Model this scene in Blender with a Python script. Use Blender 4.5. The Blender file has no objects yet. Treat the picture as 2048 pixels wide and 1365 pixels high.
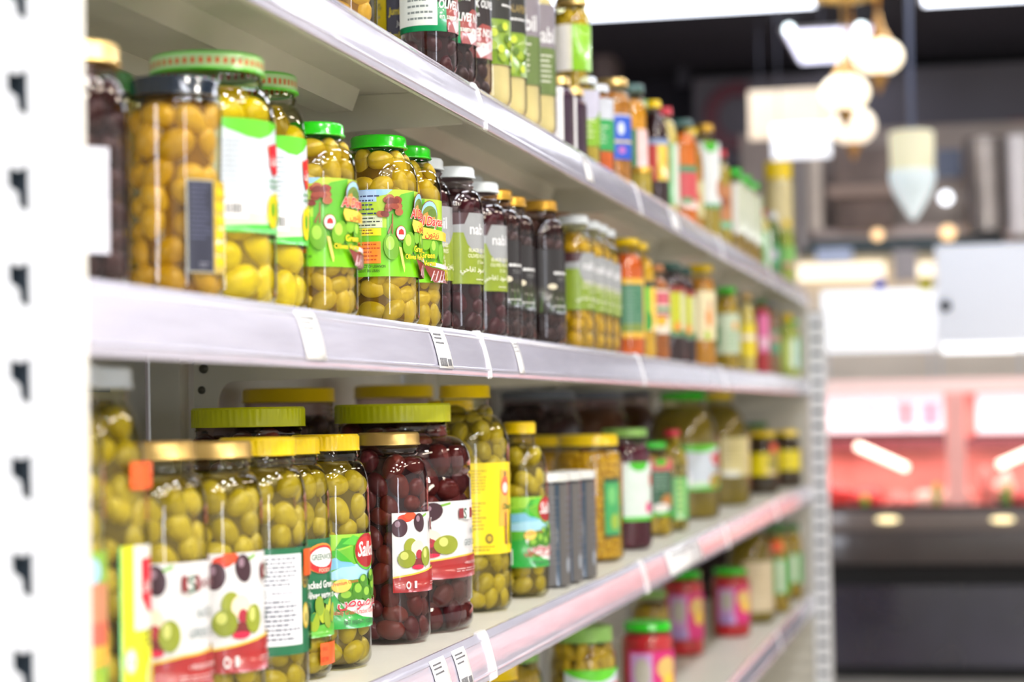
import bpy, bmesh, math, random
from mathutils import Vector, Matrix
random.seed(7)
SC = bpy.context.scene
COL = SC.collection
PI = math.pi

# ------------------------------------------------------------------ camera
CZ = 1.275                     # height of the lens above the floor
FPX = 4300.0                   # focal length for a 2048 px wide frame
RHO = 0.018
_a = 951*math.cos(RHO) - 125.5*math.sin(RHO)
_b = 951*math.sin(RHO) + 125.5*math.cos(RHO)
PITCH = math.atan(_b/FPX)
YAW = math.atan(_a/math.hypot(FPX, _b))
FWD = Vector((math.cos(YAW)*math.cos(PITCH), math.sin(YAW)*math.cos(PITCH), math.sin(PITCH)))
_r = Vector((math.sin(YAW), -math.cos(YAW), 0))
_u = _r.cross(FWD)
RGT = math.cos(RHO)*_r - math.sin(RHO)*_u
UPV = math.cos(RHO)*_u + math.sin(RHO)*_r
cam_d = bpy.data.cameras.new('camera')
cam = bpy.data.objects.new('camera', cam_d)
COL.objects.link(cam)
SC.camera = cam
cam.matrix_world = Matrix(((RGT.x, UPV.x, -FWD.x, 0), (RGT.y, UPV.y, -FWD.y, 0),
                           (RGT.z, UPV.z, -FWD.z, CZ), (0, 0, 0, 1)))
cam_d.sensor_width = 36
cam_d.lens = FPX/2048*36
cam_d.clip_start = 0.05
cam_d.clip_end = 60
cam_d.dof.use_dof = True
cam_d.dof.focus_distance = 2.42
cam_d.dof.aperture_fstop = 3.7

# ------------------------------------------------------------------ light
W = bpy.data.worlds.new('world')
SC.world = W
W.use_nodes = True
W.node_tree.nodes['Background'].inputs[0].default_value = (1.0, 0.97, 0.93, 1)
W.node_tree.nodes['Background'].inputs[1].default_value = 0.85
SC.view_settings.view_transform = 'Standard'
SC.view_settings.look = 'None'
SC.view_settings.gamma = 1
SC.view_settings.use_curve_mapping = False
SC.view_settings.exposure = 0.22
SC.cycles.use_denoising = True
SC.cycles.max_bounces = 8
SC.cycles.transparent_max_bounces = 16
SC.cycles.caustics_reflective = False
SC.cycles.caustics_refractive = False
SC.cycles.sample_clamp_indirect = 8.0

# ------------------------------------------------------------------ helpers
def ray(px, py):
    return FPX*FWD + (px-1024)*RGT - (py-682.5)*UPV

def on_x(px, py, X):
    d = ray(px, py)
    t = X/d.x
    return Vector((X, d.y*t, CZ + d.z*t))

def col_normal(px):
    n = ray(px, 0).cross(ray(px, 1365)).normalized()
    return n if n.dot(RGT) > 0 else -n

def lin(c):
    return tuple(((v/255)/12.92 if v/255 <= .04045 else ((v/255+.055)/1.055)**2.4) for v in c)

MATS = {}
def mat(name, rgb, rough=.5, metal=0.0, emit=0.0, noise=0.0, nscale=30, spec=.5, coat=0.0, bump=0.0, sub=0.0, stretch=None):
    """principled material, colour in sRGB 0-255, with a little procedural mottling"""
    if name in MATS: return MATS[name]
    m = bpy.data.materials.new(name); m.use_nodes = True
    nt = m.node_tree; b = nt.nodes['Principled BSDF']
    c = lin(rgb)
    b.inputs['Base Color'].default_value = (*c, 1)
    b.inputs['Roughness'].default_value = rough
    b.inputs['Metallic'].default_value = metal
    b.inputs['Specular IOR Level'].default_value = spec
    b.inputs['Coat Weight'].default_value = coat
    b.inputs['Coat Roughness'].default_value = .12 if bump else .05
    if sub:
        b.inputs['Subsurface Weight'].default_value = sub
        b.inputs['Subsurface Radius'].default_value = (.01, .008, .002)
    if emit:
        b.inputs['Emission Color'].default_value = (*c, 1)
        b.inputs['Emission Strength'].default_value = emit
    if noise or bump:
        tc = nt.nodes.new('ShaderNodeTexCoord')
        mp = nt.nodes.new('ShaderNodeMapping')
        if stretch: mp.inputs['Scale'].default_value = stretch
        nz = nt.nodes.new('ShaderNodeTexNoise'); nz.inputs['Scale'].default_value = nscale
        nt.links.new(tc.outputs['Object'], mp.inputs[0]); nt.links.new(mp.outputs[0], nz.inputs['Vector'])
        if noise:
            r = nt.nodes.new('ShaderNodeValToRGB')
            r.color_ramp.elements[0].position = .3; r.color_ramp.elements[1].position = .7
            r.color_ramp.elements[0].color = (*[v*(1-noise) for v in c], 1)
            r.color_ramp.elements[1].color = (*[min(1, v*(1+noise)) for v in c], 1)
            nt.links.new(nz.outputs['Fac'], r.inputs[0]); nt.links.new(r.outputs[0], b.inputs['Base Color'])
        if bump:
            bp = nt.nodes.new('ShaderNodeBump'); bp.inputs['Strength'].default_value = bump
            bp.inputs['Distance'].default_value = .002
            nt.links.new(nz.outputs['Fac'], bp.inputs['Height']); nt.links.new(bp.outputs[0], b.inputs['Normal'])
    MATS[name] = m
    return m

def ink(rgb):
    """printed paper / foil in one flat colour"""
    n = 'print_%02x%02x%02x' % tuple(int(v) for v in rgb)
    return mat(n, rgb, rough=.35, noise=.04, nscale=60, coat=.3)

def glass_mat(name, tint=(1, 1, 1), edge=(.55, .5, .3), rough=.02, gloss=1.0):
    if name in MATS: return MATS[name]
    m = bpy.data.materials.new(name); m.use_nodes = True
    nt = m.node_tree; N = nt.nodes; K = nt.links
    N.remove(N['Principled BSDF'])
    out = N['Material Output']
    tr = N.new('ShaderNodeBsdfTransparent'); gl = N.new('ShaderNodeBsdfGlossy'); mx = N.new('ShaderNodeMixShader')
    lw = N.new('ShaderNodeLayerWeight'); lw.inputs[0].default_value = .5
    ra = N.new('ShaderNodeValToRGB')
    ra.color_ramp.elements[0].position = .45; ra.color_ramp.elements[0].color = (*tint, 1)
    ra.color_ramp.elements[1].position = .98; ra.color_ramp.elements[1].color = (*edge, 1)
    K.new(lw.outputs['Facing'], ra.inputs[0]); K.new(ra.outputs[0], tr.inputs[0])
    pw = N.new('ShaderNodeMath'); pw.operation = 'POWER'; pw.inputs[1].default_value = 4.5
    ma = N.new('ShaderNodeMath'); ma.operation = 'MULTIPLY_ADD'; ma.inputs[1].default_value = .8*gloss; ma.inputs[2].default_value = .032*gloss
    K.new(lw.outputs['Facing'], pw.inputs[0]); K.new(pw.outputs[0], ma.inputs[0]); K.new(ma.outputs[0], mx.inputs[0])
    gl.inputs['Roughness'].default_value = rough
    tc = N.new('ShaderNodeTexCoord'); nz = N.new('ShaderNodeTexNoise'); nz.inputs['Scale'].default_value = 35
    bp = N.new('ShaderNodeBump'); bp.inputs['Strength'].default_value = .12; bp.inputs['Distance'].default_value = .002
    K.new(tc.outputs['Object'], nz.inputs['Vector']); K.new(nz.outputs['Fac'], bp.inputs['Height']); K.new(bp.outputs[0], gl.inputs['Normal'])
    K.new(tr.outputs[0], mx.inputs[1]); K.new(gl.outputs[0], mx.inputs[2]); K.new(mx.outputs[0], out.inputs[0])
    MATS[name] = m
    return m

def olive_mat(name, c1, c2, rough=.28, speck=.0):
    if name in MATS: return MATS[name]
    m = bpy.data.materials.new(name); m.use_nodes = True
    nt = m.node_tree; N = nt.nodes; K = nt.links; b = N['Principled BSDF']
    oi = N.new('ShaderNodeObjectInfo'); ge = N.new('ShaderNodeNewGeometry')
    ad = N.new('ShaderNodeMath'); ad.operation = 'ADD'
    fr = N.new('ShaderNodeMath'); fr.operation = 'FRACT'
    K.new(oi.outputs['Random'], ad.inputs[0]); K.new(ge.outputs['Random Per Island'], ad.inputs[1]); K.new(ad.outputs[0], fr.inputs[0])
    mx = N.new('ShaderNodeMix'); mx.data_type = 'RGBA'
    mx.inputs['A'].default_value = (*lin(c1), 1); mx.inputs['B'].default_value = (*lin(c2), 1)
    K.new(fr.outputs[0], mx.inputs['Factor'])
    tc = N.new('ShaderNodeTexCoord'); nz = N.new('ShaderNodeTexNoise'); nz.inputs['Scale'].default_value = 90; nz.inputs['Detail'].default_value = 4
    K.new(tc.outputs['Object'], nz.inputs['Vector'])
    m2 = N.new('ShaderNodeMix'); m2.data_type = 'RGBA'; m2.blend_type = 'MULTIPLY'; m2.inputs['Factor'].default_value = .55
    rp = N.new('ShaderNodeValToRGB'); rp.color_ramp.elements[0].position = .3; rp.color_ramp.elements[0].color = (.6, .55, .5, 1)
    rp.color_ramp.elements[1].position = .6; rp.color_ramp.elements[1].color = (1, 1, 1, 1)
    K.new(nz.outputs['Fac'], rp.inputs[0]); K.new(mx.outputs['Result'], m2.inputs['A']); K.new(rp.outputs[0], m2.inputs['B'])
    K.new(m2.outputs['Result'], b.inputs['Base Color'])
    b.inputs['Roughness'].default_value = rough
    b.inputs['Specular IOR Level'].default_value = .35
    MATS[name] = m
    return m

def new_mesh(name, bm, mats, smooth=True, angle=None):
    me = bpy.data.meshes.new(name)
    bm.normal_update()
    bm.to_mesh(me); bm.free()
    for m in (mats if isinstance(mats, (list, tuple)) else [mats]): me.materials.append(m)
    if smooth:
        me.polygons.foreach_set('use_smooth', [True]*len(me.polygons))
        if angle: me.set_sharp_from_angle(angle=math.radians(angle))
    return me

def link(name, me, parent=None, loc=None, kind=None, label=None):
    o = bpy.data.objects.new(name, me); COL.objects.link(o)
    if parent: o.parent = parent
    if loc: o.location = loc
    if kind: o['kind'] = kind
    if label: o['label'] = label
    return o

def thing(name, label, cat, loc=(0, 0, 0), rz=0, group=None):
    o = bpy.data.objects.new(name, None); COL.objects.link(o)
    o.empty_display_size = .05
    o.location = loc; o.rotation_euler = (0, 0, rz)
    o['label'] = label; o['category'] = cat
    if group: o['group'] = group
    return o

def tag(o, label, cat, group=None):
    o['label'] = label; o['category'] = cat
    if group: o['group'] = group
    return o

def add_box(bm, x0, x1, y0, y1, z0, z1, bevel=0, mi=0):
    r = bmesh.ops.create_cube(bm, size=1)
    vs = r['verts']
    for v in vs:
        v.co = Vector((x0+(x1-x0)*(v.co.x+.5), y0+(y1-y0)*(v.co.y+.5), z0+(z1-z0)*(v.co.z+.5)))
    fs = set(f for v in vs for f in v.link_faces)
    for f in fs: f.material_index = mi
    if bevel:
        es = list(set(e for v in vs for e in v.link_edges))
        rb = bmesh.ops.bevel(bm, geom=es, offset=bevel, segments=2, affect='EDGES', profile=.6)
        for f in rb['faces']: f.material_index = mi

def box(name, x0, x1, y0, y1, z0, z1, m, parent=None, bevel=0, kind=None, label=None):
    bm = bmesh.new(); add_box(bm, x0, x1, y0, y1, z0, z1, bevel)
    return link(name, new_mesh(name, bm, m, smooth=bool(bevel), angle=40), parent, kind=kind, label=label)

def lathe(bm, prof, seg=40, rfun=None, mi=0, cx=0, cy=0):
    rings = []
    for (r, z) in prof:
        if r < 1e-6:
            rings.append([bm.verts.new((cx, cy, z))])
        else:
            ring = []
            for k in range(seg):
                a = 2*PI*k/seg
                rr = rfun(r, z, a, k) if rfun else r
                ring.append(bm.verts.new((cx+rr*math.cos(a), cy+rr*math.sin(a), z)))
            rings.append(ring)
    for A, B in zip(rings, rings[1:]):
        if len(A) == 1 and len(B) == 1: continue
        for k in range(seg):
            k2 = (k+1) % seg
            if len(A) == 1: f = bm.faces.new((A[0], B[k2], B[k]))
            elif len(B) == 1: f = bm.faces.new((A[k], A[k2], B[0]))
            else: f = bm.faces.new((A[k], A[k2], B[k2], B[k]))
            f.material_index = mi

# ------------------------------------------------------------------ lettering
TXT = {}
def text2d(s, bold=0.0):
    key = (s, bold)
    if key in TXT: return TXT[key]
    cu = bpy.data.curves.new('lettering', 'FONT')
    cu.body = s; cu.size = 1; cu.resolution_u = 2; cu.offset = bold; cu.fill_mode = 'BOTH'
    o = bpy.data.objects.new('lettering', cu); COL.objects.link(o)
    dg = bpy.context.evaluated_depsgraph_get()
    me = bpy.data.meshes.new_from_object(o.evaluated_get(dg))
    vs = [(v.co.x, v.co.y) for v in me.vertices]
    fs = [tuple(p.vertices) for p in me.polygons]
    bpy.data.objects.remove(o); bpy.data.curves.remove(cu); bpy.data.meshes.remove(me)
    TXT[key] = (vs, fs)
    return TXT[key]

# Arabic words in joined letter forms, already in visual order
AR_OLIVES = '\uFEE5\uFEEE\uFE98\uFEF3\uFEAF'
AR_BLACK = '\uFEA9\uFEEE\uFEB3\uFE83'
AR_APPLE = '\uFEF2\uFEA3\uFE8E\uFED4\uFE97'
AR_CRACKED = '\uFEB9\uFEEE\uFEBB\uFEAE\uFEE3'
AR_LOCAL = '\uFEF1\uFEAA\uFEE0\uFE91'

class Label:
    """printed wrap-around label. x in degrees round the jar (0 faces the aisle viewer, + turns towards the far end),
    y from 0 (bottom edge) to 1 (top edge)."""
    STEP = 6
    def __init__(s, R, z0, z1, a0, a1, base, off=.0003):
        s.R, s.z0, s.z1, s.off = R, z0, z1, off
        s.h = z1-z0
        s.layers = []; s.mats = []
        s.a0, s.a1 = a0, a1
        s.poly([(a0, 0), (a1, 0), (a1, 1), (a0, 1)], base, 0)
        s.n = 0
        s.asp = s.h/(R*PI/180)       # degrees per unit of height
    def _mi(s, c):
        m = ink(c) if isinstance(c, tuple) else c
        if m not in s.mats: s.mats.append(m)
        return s.mats.index(m)
    def poly(s, pts, c, lay=None):
        if lay is None: s.n += 1; lay = s.n
        s.layers.append(([tuple(p) for p in pts], [tuple(range(len(pts)))], s._mi(c), lay))
        return s
    def rect(s, x0, y0, x1, y1, c):
        return s.poly([(x0, y0), (x1, y0), (x1, y1), (x0, y1)], c)
    def ell(s, cx, cy, rx, ry, c, rot=0, n=20):
        """rx in degrees, ry in height units; rot in degrees on the paper"""
        k = s.asp; ca, sa = math.cos(math.radians(rot)), math.sin(math.radians(rot))
        pts = []
        for i in range(n):
            t = 2*PI*i/n
            x, y = rx*math.cos(t), ry*k*math.sin(t)
            pts.append((cx + x*ca-y*sa, cy + (x*sa+y*ca)/k))
        return s.poly(pts, c)
    def text(s, t, x, y, size, c, bold=0.01, sx=1.0, shear=0.0, rot=0, outline=None):
        if outline:
            s.text(t, x, y, size, outline, bold=bold+.035, sx=sx, shear=shear, rot=rot)
        vs, fs = text2d(t, bold)
        k = s.asp*size
        ca, sa = math.cos(math.radians(rot)), math.sin(math.radians(rot))
        P = []
        for (a, b) in vs:
            a2 = (a + b*shear)*sx
            P.append((x + (a2*ca-b*sa)*k, y + (a2*sa+b*ca)*size))
        s.n += 1
        s.layers.append((P, fs, s._mi(c), s.n))
        return s
    def lines(s, x0, x1, y0, y1, n, c, fill=.34, rnd=.35, seed=1):
        """rows of print too small to read"""
        rg = random.Random(seed)
        s.n += 1
        dy = (y1-y0)/n
        for i in range(n):
            yb = y1 - (i+1)*dy + dy*(1-fill)/2
            xe = x1 - (x1-x0)*rnd*rg.random()
            x = x0
            while x < xe:
                w = (x1-x0)*(.05+.14*rg.random())
                w = min(w, xe-x)
                s.layers.append(([(x, yb), (x+w, yb), (x+w, yb+dy*fill), (x, yb+dy*fill)], [(0, 1, 2, 3)], s._mi(c), s.n))
                x += w + (x1-x0)*.03
        return s
    def barcode(s, x0, x1, y0, y1, seed=3):
        s.rect(x0, y0, x1, y1, (240, 240, 240)); s.n += 1
        rg = random.Random(seed); w = (x1-x0)
        x = x0 + w*.1
        while x < x1-w*.1:
            b = w*(.02+.04*rg.random())
            s.layers.append(([(x, y0+(y1-y0)*.2), (x+b, y0+(y1-y0)*.2), (x+b, y1-(y1-y0)*.1), (x, y1-(y1-y0)*.1)], [(0, 1, 2, 3)], s._mi((25, 25, 30)), s.n))
            x += b + w*(.02+.04*rg.random())
        return s
    def mesh(s, name='label'):
        big = bmesh.new()
        bylay = {}
        for (P, F, mi, lay) in s.layers: bylay.setdefault(lay, []).append((P, F, mi))
        dl = .00011
        for lay, items in sorted(bylay.items()):
            bm = bmesh.new()
            for (P, F, mi) in items:
                vs = [bm.verts.new((p[0], p[1], 0)) for p in P]
                for f in F:
                    try: fc = bm.faces.new([vs[i] for i in f])
                    except ValueError: continue
                    fc.material_index = mi
            def cut(co, no, io=False, oi=False):
                bmesh.ops.bisect_plane(bm, geom=bm.verts[:]+bm.edges[:]+bm.faces[:], plane_co=co, plane_no=no, clear_outer=oi, clear_inner=io)
            if lay > 0:
                cut((s.a0, 0, 0), (1, 0, 0), io=True); cut((s.a1, 0, 0), (1, 0, 0), oi=True)
                cut((0, 0, 0), (0, 1, 0), io=True); cut((0, 1, 0), (0, 1, 0), oi=True)
            if not bm.verts: bm.free(); continue
            lo = min(v.co.x for v in bm.verts); hi = max(v.co.x for v in bm.verts)
            k = math.floor(lo/s.STEP)*s.STEP + s.STEP
            while k < hi:
                cut((k, 0, 0), (1, 0, 0)); k += s.STEP
            rr = s.R + s.off + lay*dl
            base = []
            for v in bm.verts:
                x, y = v.co.x, v.co.y
                # keep points on the chords of the base cylinder so layers stay parallel
                k0 = math.floor(x/s.STEP)*s.STEP; t = (x-k0)/s.STEP
                A = Vector((math.cos(math.radians(k0)), math.sin(math.radians(k0)), 0))
                B = Vector((math.cos(math.radians(k0+s.STEP)), math.sin(math.radians(k0+s.STEP)), 0))
                p = A.lerp(B, t)*rr
                v.co = Vector((p.x, p.y, s.z0 + y*s.h))
            bm.verts.ensure_lookup_table()
            mp = {v: big.verts.new(v.co) for v in bm.verts}
            for f in bm.faces:
                try: g = big.faces.new([mp[v] for v in f.verts])
                except ValueError: continue
                g.material_index = f.material_index
            bm.free()
        for f in big.faces:                   # outward facing
            f.normal_update()
            c = f.calc_center_median()
            if f.normal.x*c.x + f.normal.y*c.y < 0: f.normal_flip()
        return new_mesh(name, big, s.mats, smooth=True)

# ------------------------------------------------------------------ label designs
WHT = (230, 230, 230); BLK = (24, 22, 24); RED = (196, 30, 36); DKG = (18, 92, 52); LIME = (150, 205, 40)
GRN = (70, 190, 30); YEL = (245, 222, 10); ORG = (240, 110, 30); NAVY = (40, 40, 66)

def lab_tree(R, H):
    L = Label(R, .255*H, .705*H, -85, 128, (120, 206, 14))
    L.poly([(-85, .6), (30, .55), (60, .75), (128, .7), (128, 1), (-85, 1)], (176, 208, 60))
    L.poly([(10, .48), (38, .30), (60, .45), (62, 1), (34, .95), (10, .8)], (96, 176, 50))
    L.poly([(-44, .93), (-20, .9), (10, .94), (20, 1), (-44, 1)], (150, 195, 235))
    L.rect(-50, .86, -4, .99, (175, 205, 240))
    L.lines(-44, 4, .70, .95, 5, (50, 60, 110), seed=4)
    for (t, y) in (('INGREDIENTS: GREEN', .90), ('OLIVES, WATER, SALT', .83), ('INGREDIENTS: OLIVES', .76), ('VERTES, EAU, SEL', .69)):
        pass
    L.rect(-44, .56, 4, .70, (215, 225, 190)); L.lines(-43, 3, .57, .69, 3, (60, 70, 60), seed=5)
    L.rect(-40, .47, 2, .555, (245, 225, 40)); L.lines(-38, 1, .48, .55, 2, (120, 60, 20), seed=6)
    L.rect(-38, .15, 1, .40, (244, 140, 40)); L.lines(-36, 0, .17, .39, 5, (200, 70, 20), seed=7)
    L.text('PRODUCT OF LEBANON', -37, .10, .045, BLK, sx=.75); L.text('PRODUIT DU LIBAN', -37, .05, .045, BLK, sx=.75)
    rg = random.Random(2)                                        # the tree
    L.poly([(17, .44), (19, .44), (19.5, .72), (18, .72)], (150, 95, 45)); L.poly([(13, .48), (18, .60), (17, .61), (11, .5)], (150, 95, 45))
    for i in range(16): L.ell(16+rg.uniform(-15, 13), .80+rg.uniform(-.09, .1), 6.5, .03+.02*rg.random(), [(150, 62, 42), (120, 42, 32), (170, 96, 60)][i % 3], rot=rg.uniform(-20, 20), n=9)
    L.n -= 10
    # seal
    L.ell(31, .50, 8.0, .085, (190, 40, 35)); L.ell(31, .50, 7.2, .077, WHT); L.ell(31, .50, 5.2, .055, (235, 235, 240)); L.poly([(26.5, .48), (35.5, .48), (34.5, .53), (31, .55), (27.5, .53)], (190, 40, 35))
    # olives and leaves
    L.poly([(24, .44), (52, .26), (57, .22), (50, .34)], (40, 95, 30)); L.poly([(40, .40), (62, .55), (72, .50), (55, .36)], (60, 120, 30))
    L.ell(16, .34, 11, .15, (105, 165, 20), rot=4); L.ell(14, .38, 6, .08, (160, 205, 70)); L.ell(44, .38, 11, .14, (110, 170, 25), rot=-12); L.ell(42, .42, 5.5, .07, (175, 215, 80))
    L.ell(62, .48, 8, .10, (120, 180, 30), rot=-20); L.ell(76, .40, 9, .12, (100, 165, 25)); L.ell(74, .44, 4, .06, (165, 210, 75)); L.ell(92, .36, 8, .11, (115, 172, 30))
    L.poly([(26, .34), (30, .33), (35, .10), (34, .04), (30, .16)], (235, 205, 110))
    # round emblem
    L.ell(68, .82, 15, .16, (130, 60, 30)); L.ell(68, .82, 14, .15, (150, 196, 226)); L.ell(68, .795, 13.2, .12, (110, 130, 50)); L.ell(66, .76, 11, .08, (196, 140, 60)); L.ell(72, .83, 8, .05, (90, 120, 40))
    L.text('Al Dayaa', 46, .68, .15, (200, 40, 30), bold=.03, sx=.72, shear=.25, outline=(250, 235, 220))
    L.poly([(48, .60), (50, .66), (110, .60), (108, .50), (52, .52)], (240, 200, 70)); L.text(AR_OLIVES, 58, .54, .10, (190, 40, 20), bold=.02)
    # basket
    L.poly([(54, .22), (68, .18), (128, .12), (128, 0), (72, 0), (64, .08)], (130, 50, 40)); L.poly([(57, .225), (70, .19), (128, .14), (128, .19), (70, .24)], (235, 215, 225))
    for i in range(7): L.poly([(66+i*8, .02), (68+i*8, .02), (74+i*8, .14), (72+i*8, .14)], (225, 190, 195))
    L.n -= 6
    L.text('Green', 50, .29, .10, YEL, bold=.02, sx=.8, outline=(60, 80, 10)); L.text('Olives Vertes', 34, .20, .085, YEL, bold=.02, sx=.75, outline=(60, 80, 10))
    L.text('1L', 96, .04, .17, YEL, bold=.03, outline=BLK)
    return L

def lab_wave(R, H, a0=4, a1=128, accent=(235, 205, 20)):
    L = Label(R, .285*H, .73*H, a0, a1, (204, 213, 222))
    w = a1-a0
    P = lambda t: a0+w*t
    L.poly([(P(0), .18), (P(1), .16), (P(1), .05), (P(0), .05)], (205, 230, 190))
    L.poly([(P(0), 1), (P(0), .97), (P(.1), .90), (P(.25), .84), (P(.36), .83), (P(.48), .88), (P(.58), .95), (P(1), .99), (P(1), 1)], (96, 200, 40))
    L.poly([(P(0), 0), (P(1), 0), (P(1), .13), (P(.4), .08), (P(0), .05)], (60, 180, 50))
    L.lines(P(.04), P(.22), .42, .82, 9, (170, 180, 190), seed=8)
    L.rect(P(.02), .12, P(.24), .34, (240, 240, 244)); L.barcode(P(.06), P(.22), .14, .26)
    L.lines(P(.04), P(.2), .28, .33, 2, (160, 160, 170))
    L.poly([(P(.44), .80), (P(.49), .74), (P(.52), .62), (P(.48), .60)], ORG)
    L.poly([(P(.46), .78), (P(.62), .83), (P(.64), .56), (P(.52), .52), (P(.47), .60)], (205, 30, 45))
    L.text(AR_OLIVES, P(.48), .64, .12, WHT, bold=.02)
    L.lines(P(.46), P(.66), .40, .50, 2, (60, 140, 80), rnd=.1)
    L.ell(P(.50), .20, w*.075, .15, accent); L.ell(P(.56), .26, w*.06, .12, accent); L.ell(P(.50), .22, w*.03, .07, (60, 160, 30)); L.ell(P(.62), .2, w*.05, .12, (90, 170, 40))
    return L

def lab_nabil(R, H, a0=-40, a1=128, low=(132, 150, 30), txt=('BLACK OLIVES', 'OLIVES NOIRES', '(1 Litre)')):
    L = Label(R, .30*H, .72*H, a0, a1, low)
    L.poly([(a0, .75), (20, .75), (30, .70), (30, 1.0), (a0, 1)], (70, 40, 44)) if a0 < -20 else None
    L.poly([(a0, .72), (14, .72), (22, .56), (34, .46), (60, .42), (84, .50), (100, .62), (128, .70), (128, 1), (26, 1), (16, .84), (a0, .82)], (150, 152, 154))
    L.text('nabil', 26, .70, .22, (225, 225, 228), bold=.01, sx=.95)
    L.text(txt[0], 24, .45, .075, (225, 225, 190), bold=.01, sx=.85); L.text(txt[1], 22, .37, .075, (225, 225, 190), bold=.01, sx=.85); L.text(txt[2], 44, .29, .07, (225, 225, 190), sx=.8)
    L.text(AR_APPLE+' '+AR_BLACK+' '+AR_OLIVES, 6, .17, .105, (235, 235, 210), bold=.012, sx=1.0)
    L.lines(40, 66, .04, .09, 1, (215, 215, 180), rnd=0)
    return L

def lab_blacktree(R, H, art=(60, 90, 30), a0=-30):
    L = Label(R, .22*H, .66*H, a0, 128, (30, 26, 28))
    L.lines(34, 86, .60, .66, 1, (215, 215, 215), rnd=0, fill=.7); L.lines(44, 86, .50, .57, 2, (120, 120, 120))
    L.poly([(a0, .0), (128, .0), (128, .42), (10, .42), (a0, .40)], (44, 40, 34))
    L.ell(30, .42, 12, .045, (215, 205, 180))
    rg = random.Random(5)
    for i in range(14):
        x = rg.uniform(0, 80); L.poly([(x, .03), (x+2.5, .03), (x+rg.uniform(-10, 12), .40)], [art, (90, 120, 50), (40, 62, 26)][i % 3])
    L.lines(28, 70, .09, .14, 1, (210, 210, 205), rnd=.2)
    return L

def lab_jarwhite(R, H):
    L = Label(R, .13*H, .56*H, -80, 39, (206, 206, 218))
    L.lines(-60, 34, .30, .93, 12, (150, 145, 165), seed=11)
    return L

def lab_window(R, H):
    L = Label(R, .115*H, .53*H, 12, 90, (178, 176, 160))
    L.rect(14, .015, 50, .985, (42, 44, 62)); L.lines(18, 46, .35, .96, 12, (88, 92, 120), seed=12, fill=.35); L.lines(28, 42, .05, .12, 2, (150, 150, 165))
    L.rect(51, .0, 90, 1, (190, 160, 20))
    for i in range(6): L.rect(54, .08+i*.15, 80, .17+i*.15, (236, 200, 20))
    L.n -= 5
    return L

def lab_navy(R, H):
    L = Label(R, .10*H, .53*H, 40, 100, (190, 188, 170))
    L.rect(42, .0, 100, .98, (36, 36, 64)); L.ell(74, .72, 16, .12, (230, 225, 225)); L.ell(78, .70, 8, .06, (190, 50, 60))
    L.rect(40, .40, 100, .50, YEL); L.rect(46, .14, 100, .22, YEL)
    return L

def lab_siouras(R, H, a0=0, z0=.2, z1=.62):
    """white label with olives and a dark red foot; art for the first 62 degrees, lettering after it"""
    a1 = a0+150
    L = Label(R, z0*H, z1*H, a0, a1, (222, 221, 223))
    X = lambda t: a0+t
    L.ell(X(20), .93, 12, .05, (215, 60, 30)); L.ell(X(28), .96, 10, .05, (230, 80, 40)); L.poly([(X(40), .93), (X(62), .99), (X(62), .96), (X(42), .90)], (120, 175, 60))
    L.ell(X(11), .81, 12, .115, (66, 30, 42), rot=-8); L.ell(X(8), .86, 4, .04, (140, 110, 125)); L.ell(X(44), .87, 10.5, .12, (58, 26, 38), rot=10); L.ell(X(41), .92, 3.5, .04, (150, 120, 135))
    L.ell(X(28), .57, 11, .11, (150, 158, 40)); L.ell(X(40), .55, 12, .10, (236, 216, 190)); L.ell(X(42), .47, 6, .06, (170, 40, 60)); L.ell(X(40), .36, 14, .06, (120, 40, 40)); L.ell(X(40), .31, 11, .03, (214, 30, 70))
    L.ell(X(21), .42, 14, .115, (136, 146, 30), rot=6); L.ell(X(17), .46, 6, .05, (196, 200, 100)); L.ell(X(57), .44, 11.5, .125, (140, 150, 34)); L.ell(X(54), .48, 4, .06, (200, 204, 110))
    L.poly([(X(0), .30), (X(150), .22), (X(150), .20), (X(0), .275)], (220, 190, 50)) if False else None
    L.poly([(X(0), 0), (X(150), 0), (X(150), .33), (X(110), .31), (X(70), .29), (X(30), .235), (X(0), .20)], (226, 190, 60))
    L.poly([(X(0), 0), (X(150), 0), (X(150), .31), (X(110), .29), (X(70), .27), (X(30), .215), (X(0), .18)], (158, 36, 36))
    L.text('SIOURAS', X(92), .80, .085, (120, 28, 34), bold=.02, sx=1.0)
    L.rect(X(70), .77, X(92), .90, (130, 26, 34)); L.rect(X(76), .75, X(86), .92, (238, 236, 234)); L.text('S', X(76), .765, .19, (40, 90, 70), bold=.03, sx=1.0)
    L.text('NATURAL', X(86), .56, .12, (36, 84, 84), bold=-.005, sx=.62); L.text('GREEK OLIVES', X(76), .41, .12, (36, 84, 84), bold=-.005, sx=.62)
    L.text('+ PRODUCT OF GREECE', X(76), .17, .05, (235, 215, 215), sx=.8)
    L.lines(X(66), X(130), .07, .13, 2, (220, 180, 180))
    L.ell(X(22), .09, 3.6, .05, (235, 225, 225)); L.ell(X(22), .09, 2.0, .028, (158, 36, 36)); L.rect(X(31), .05, X(35), .14, (235, 225, 225))
    return L

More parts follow.
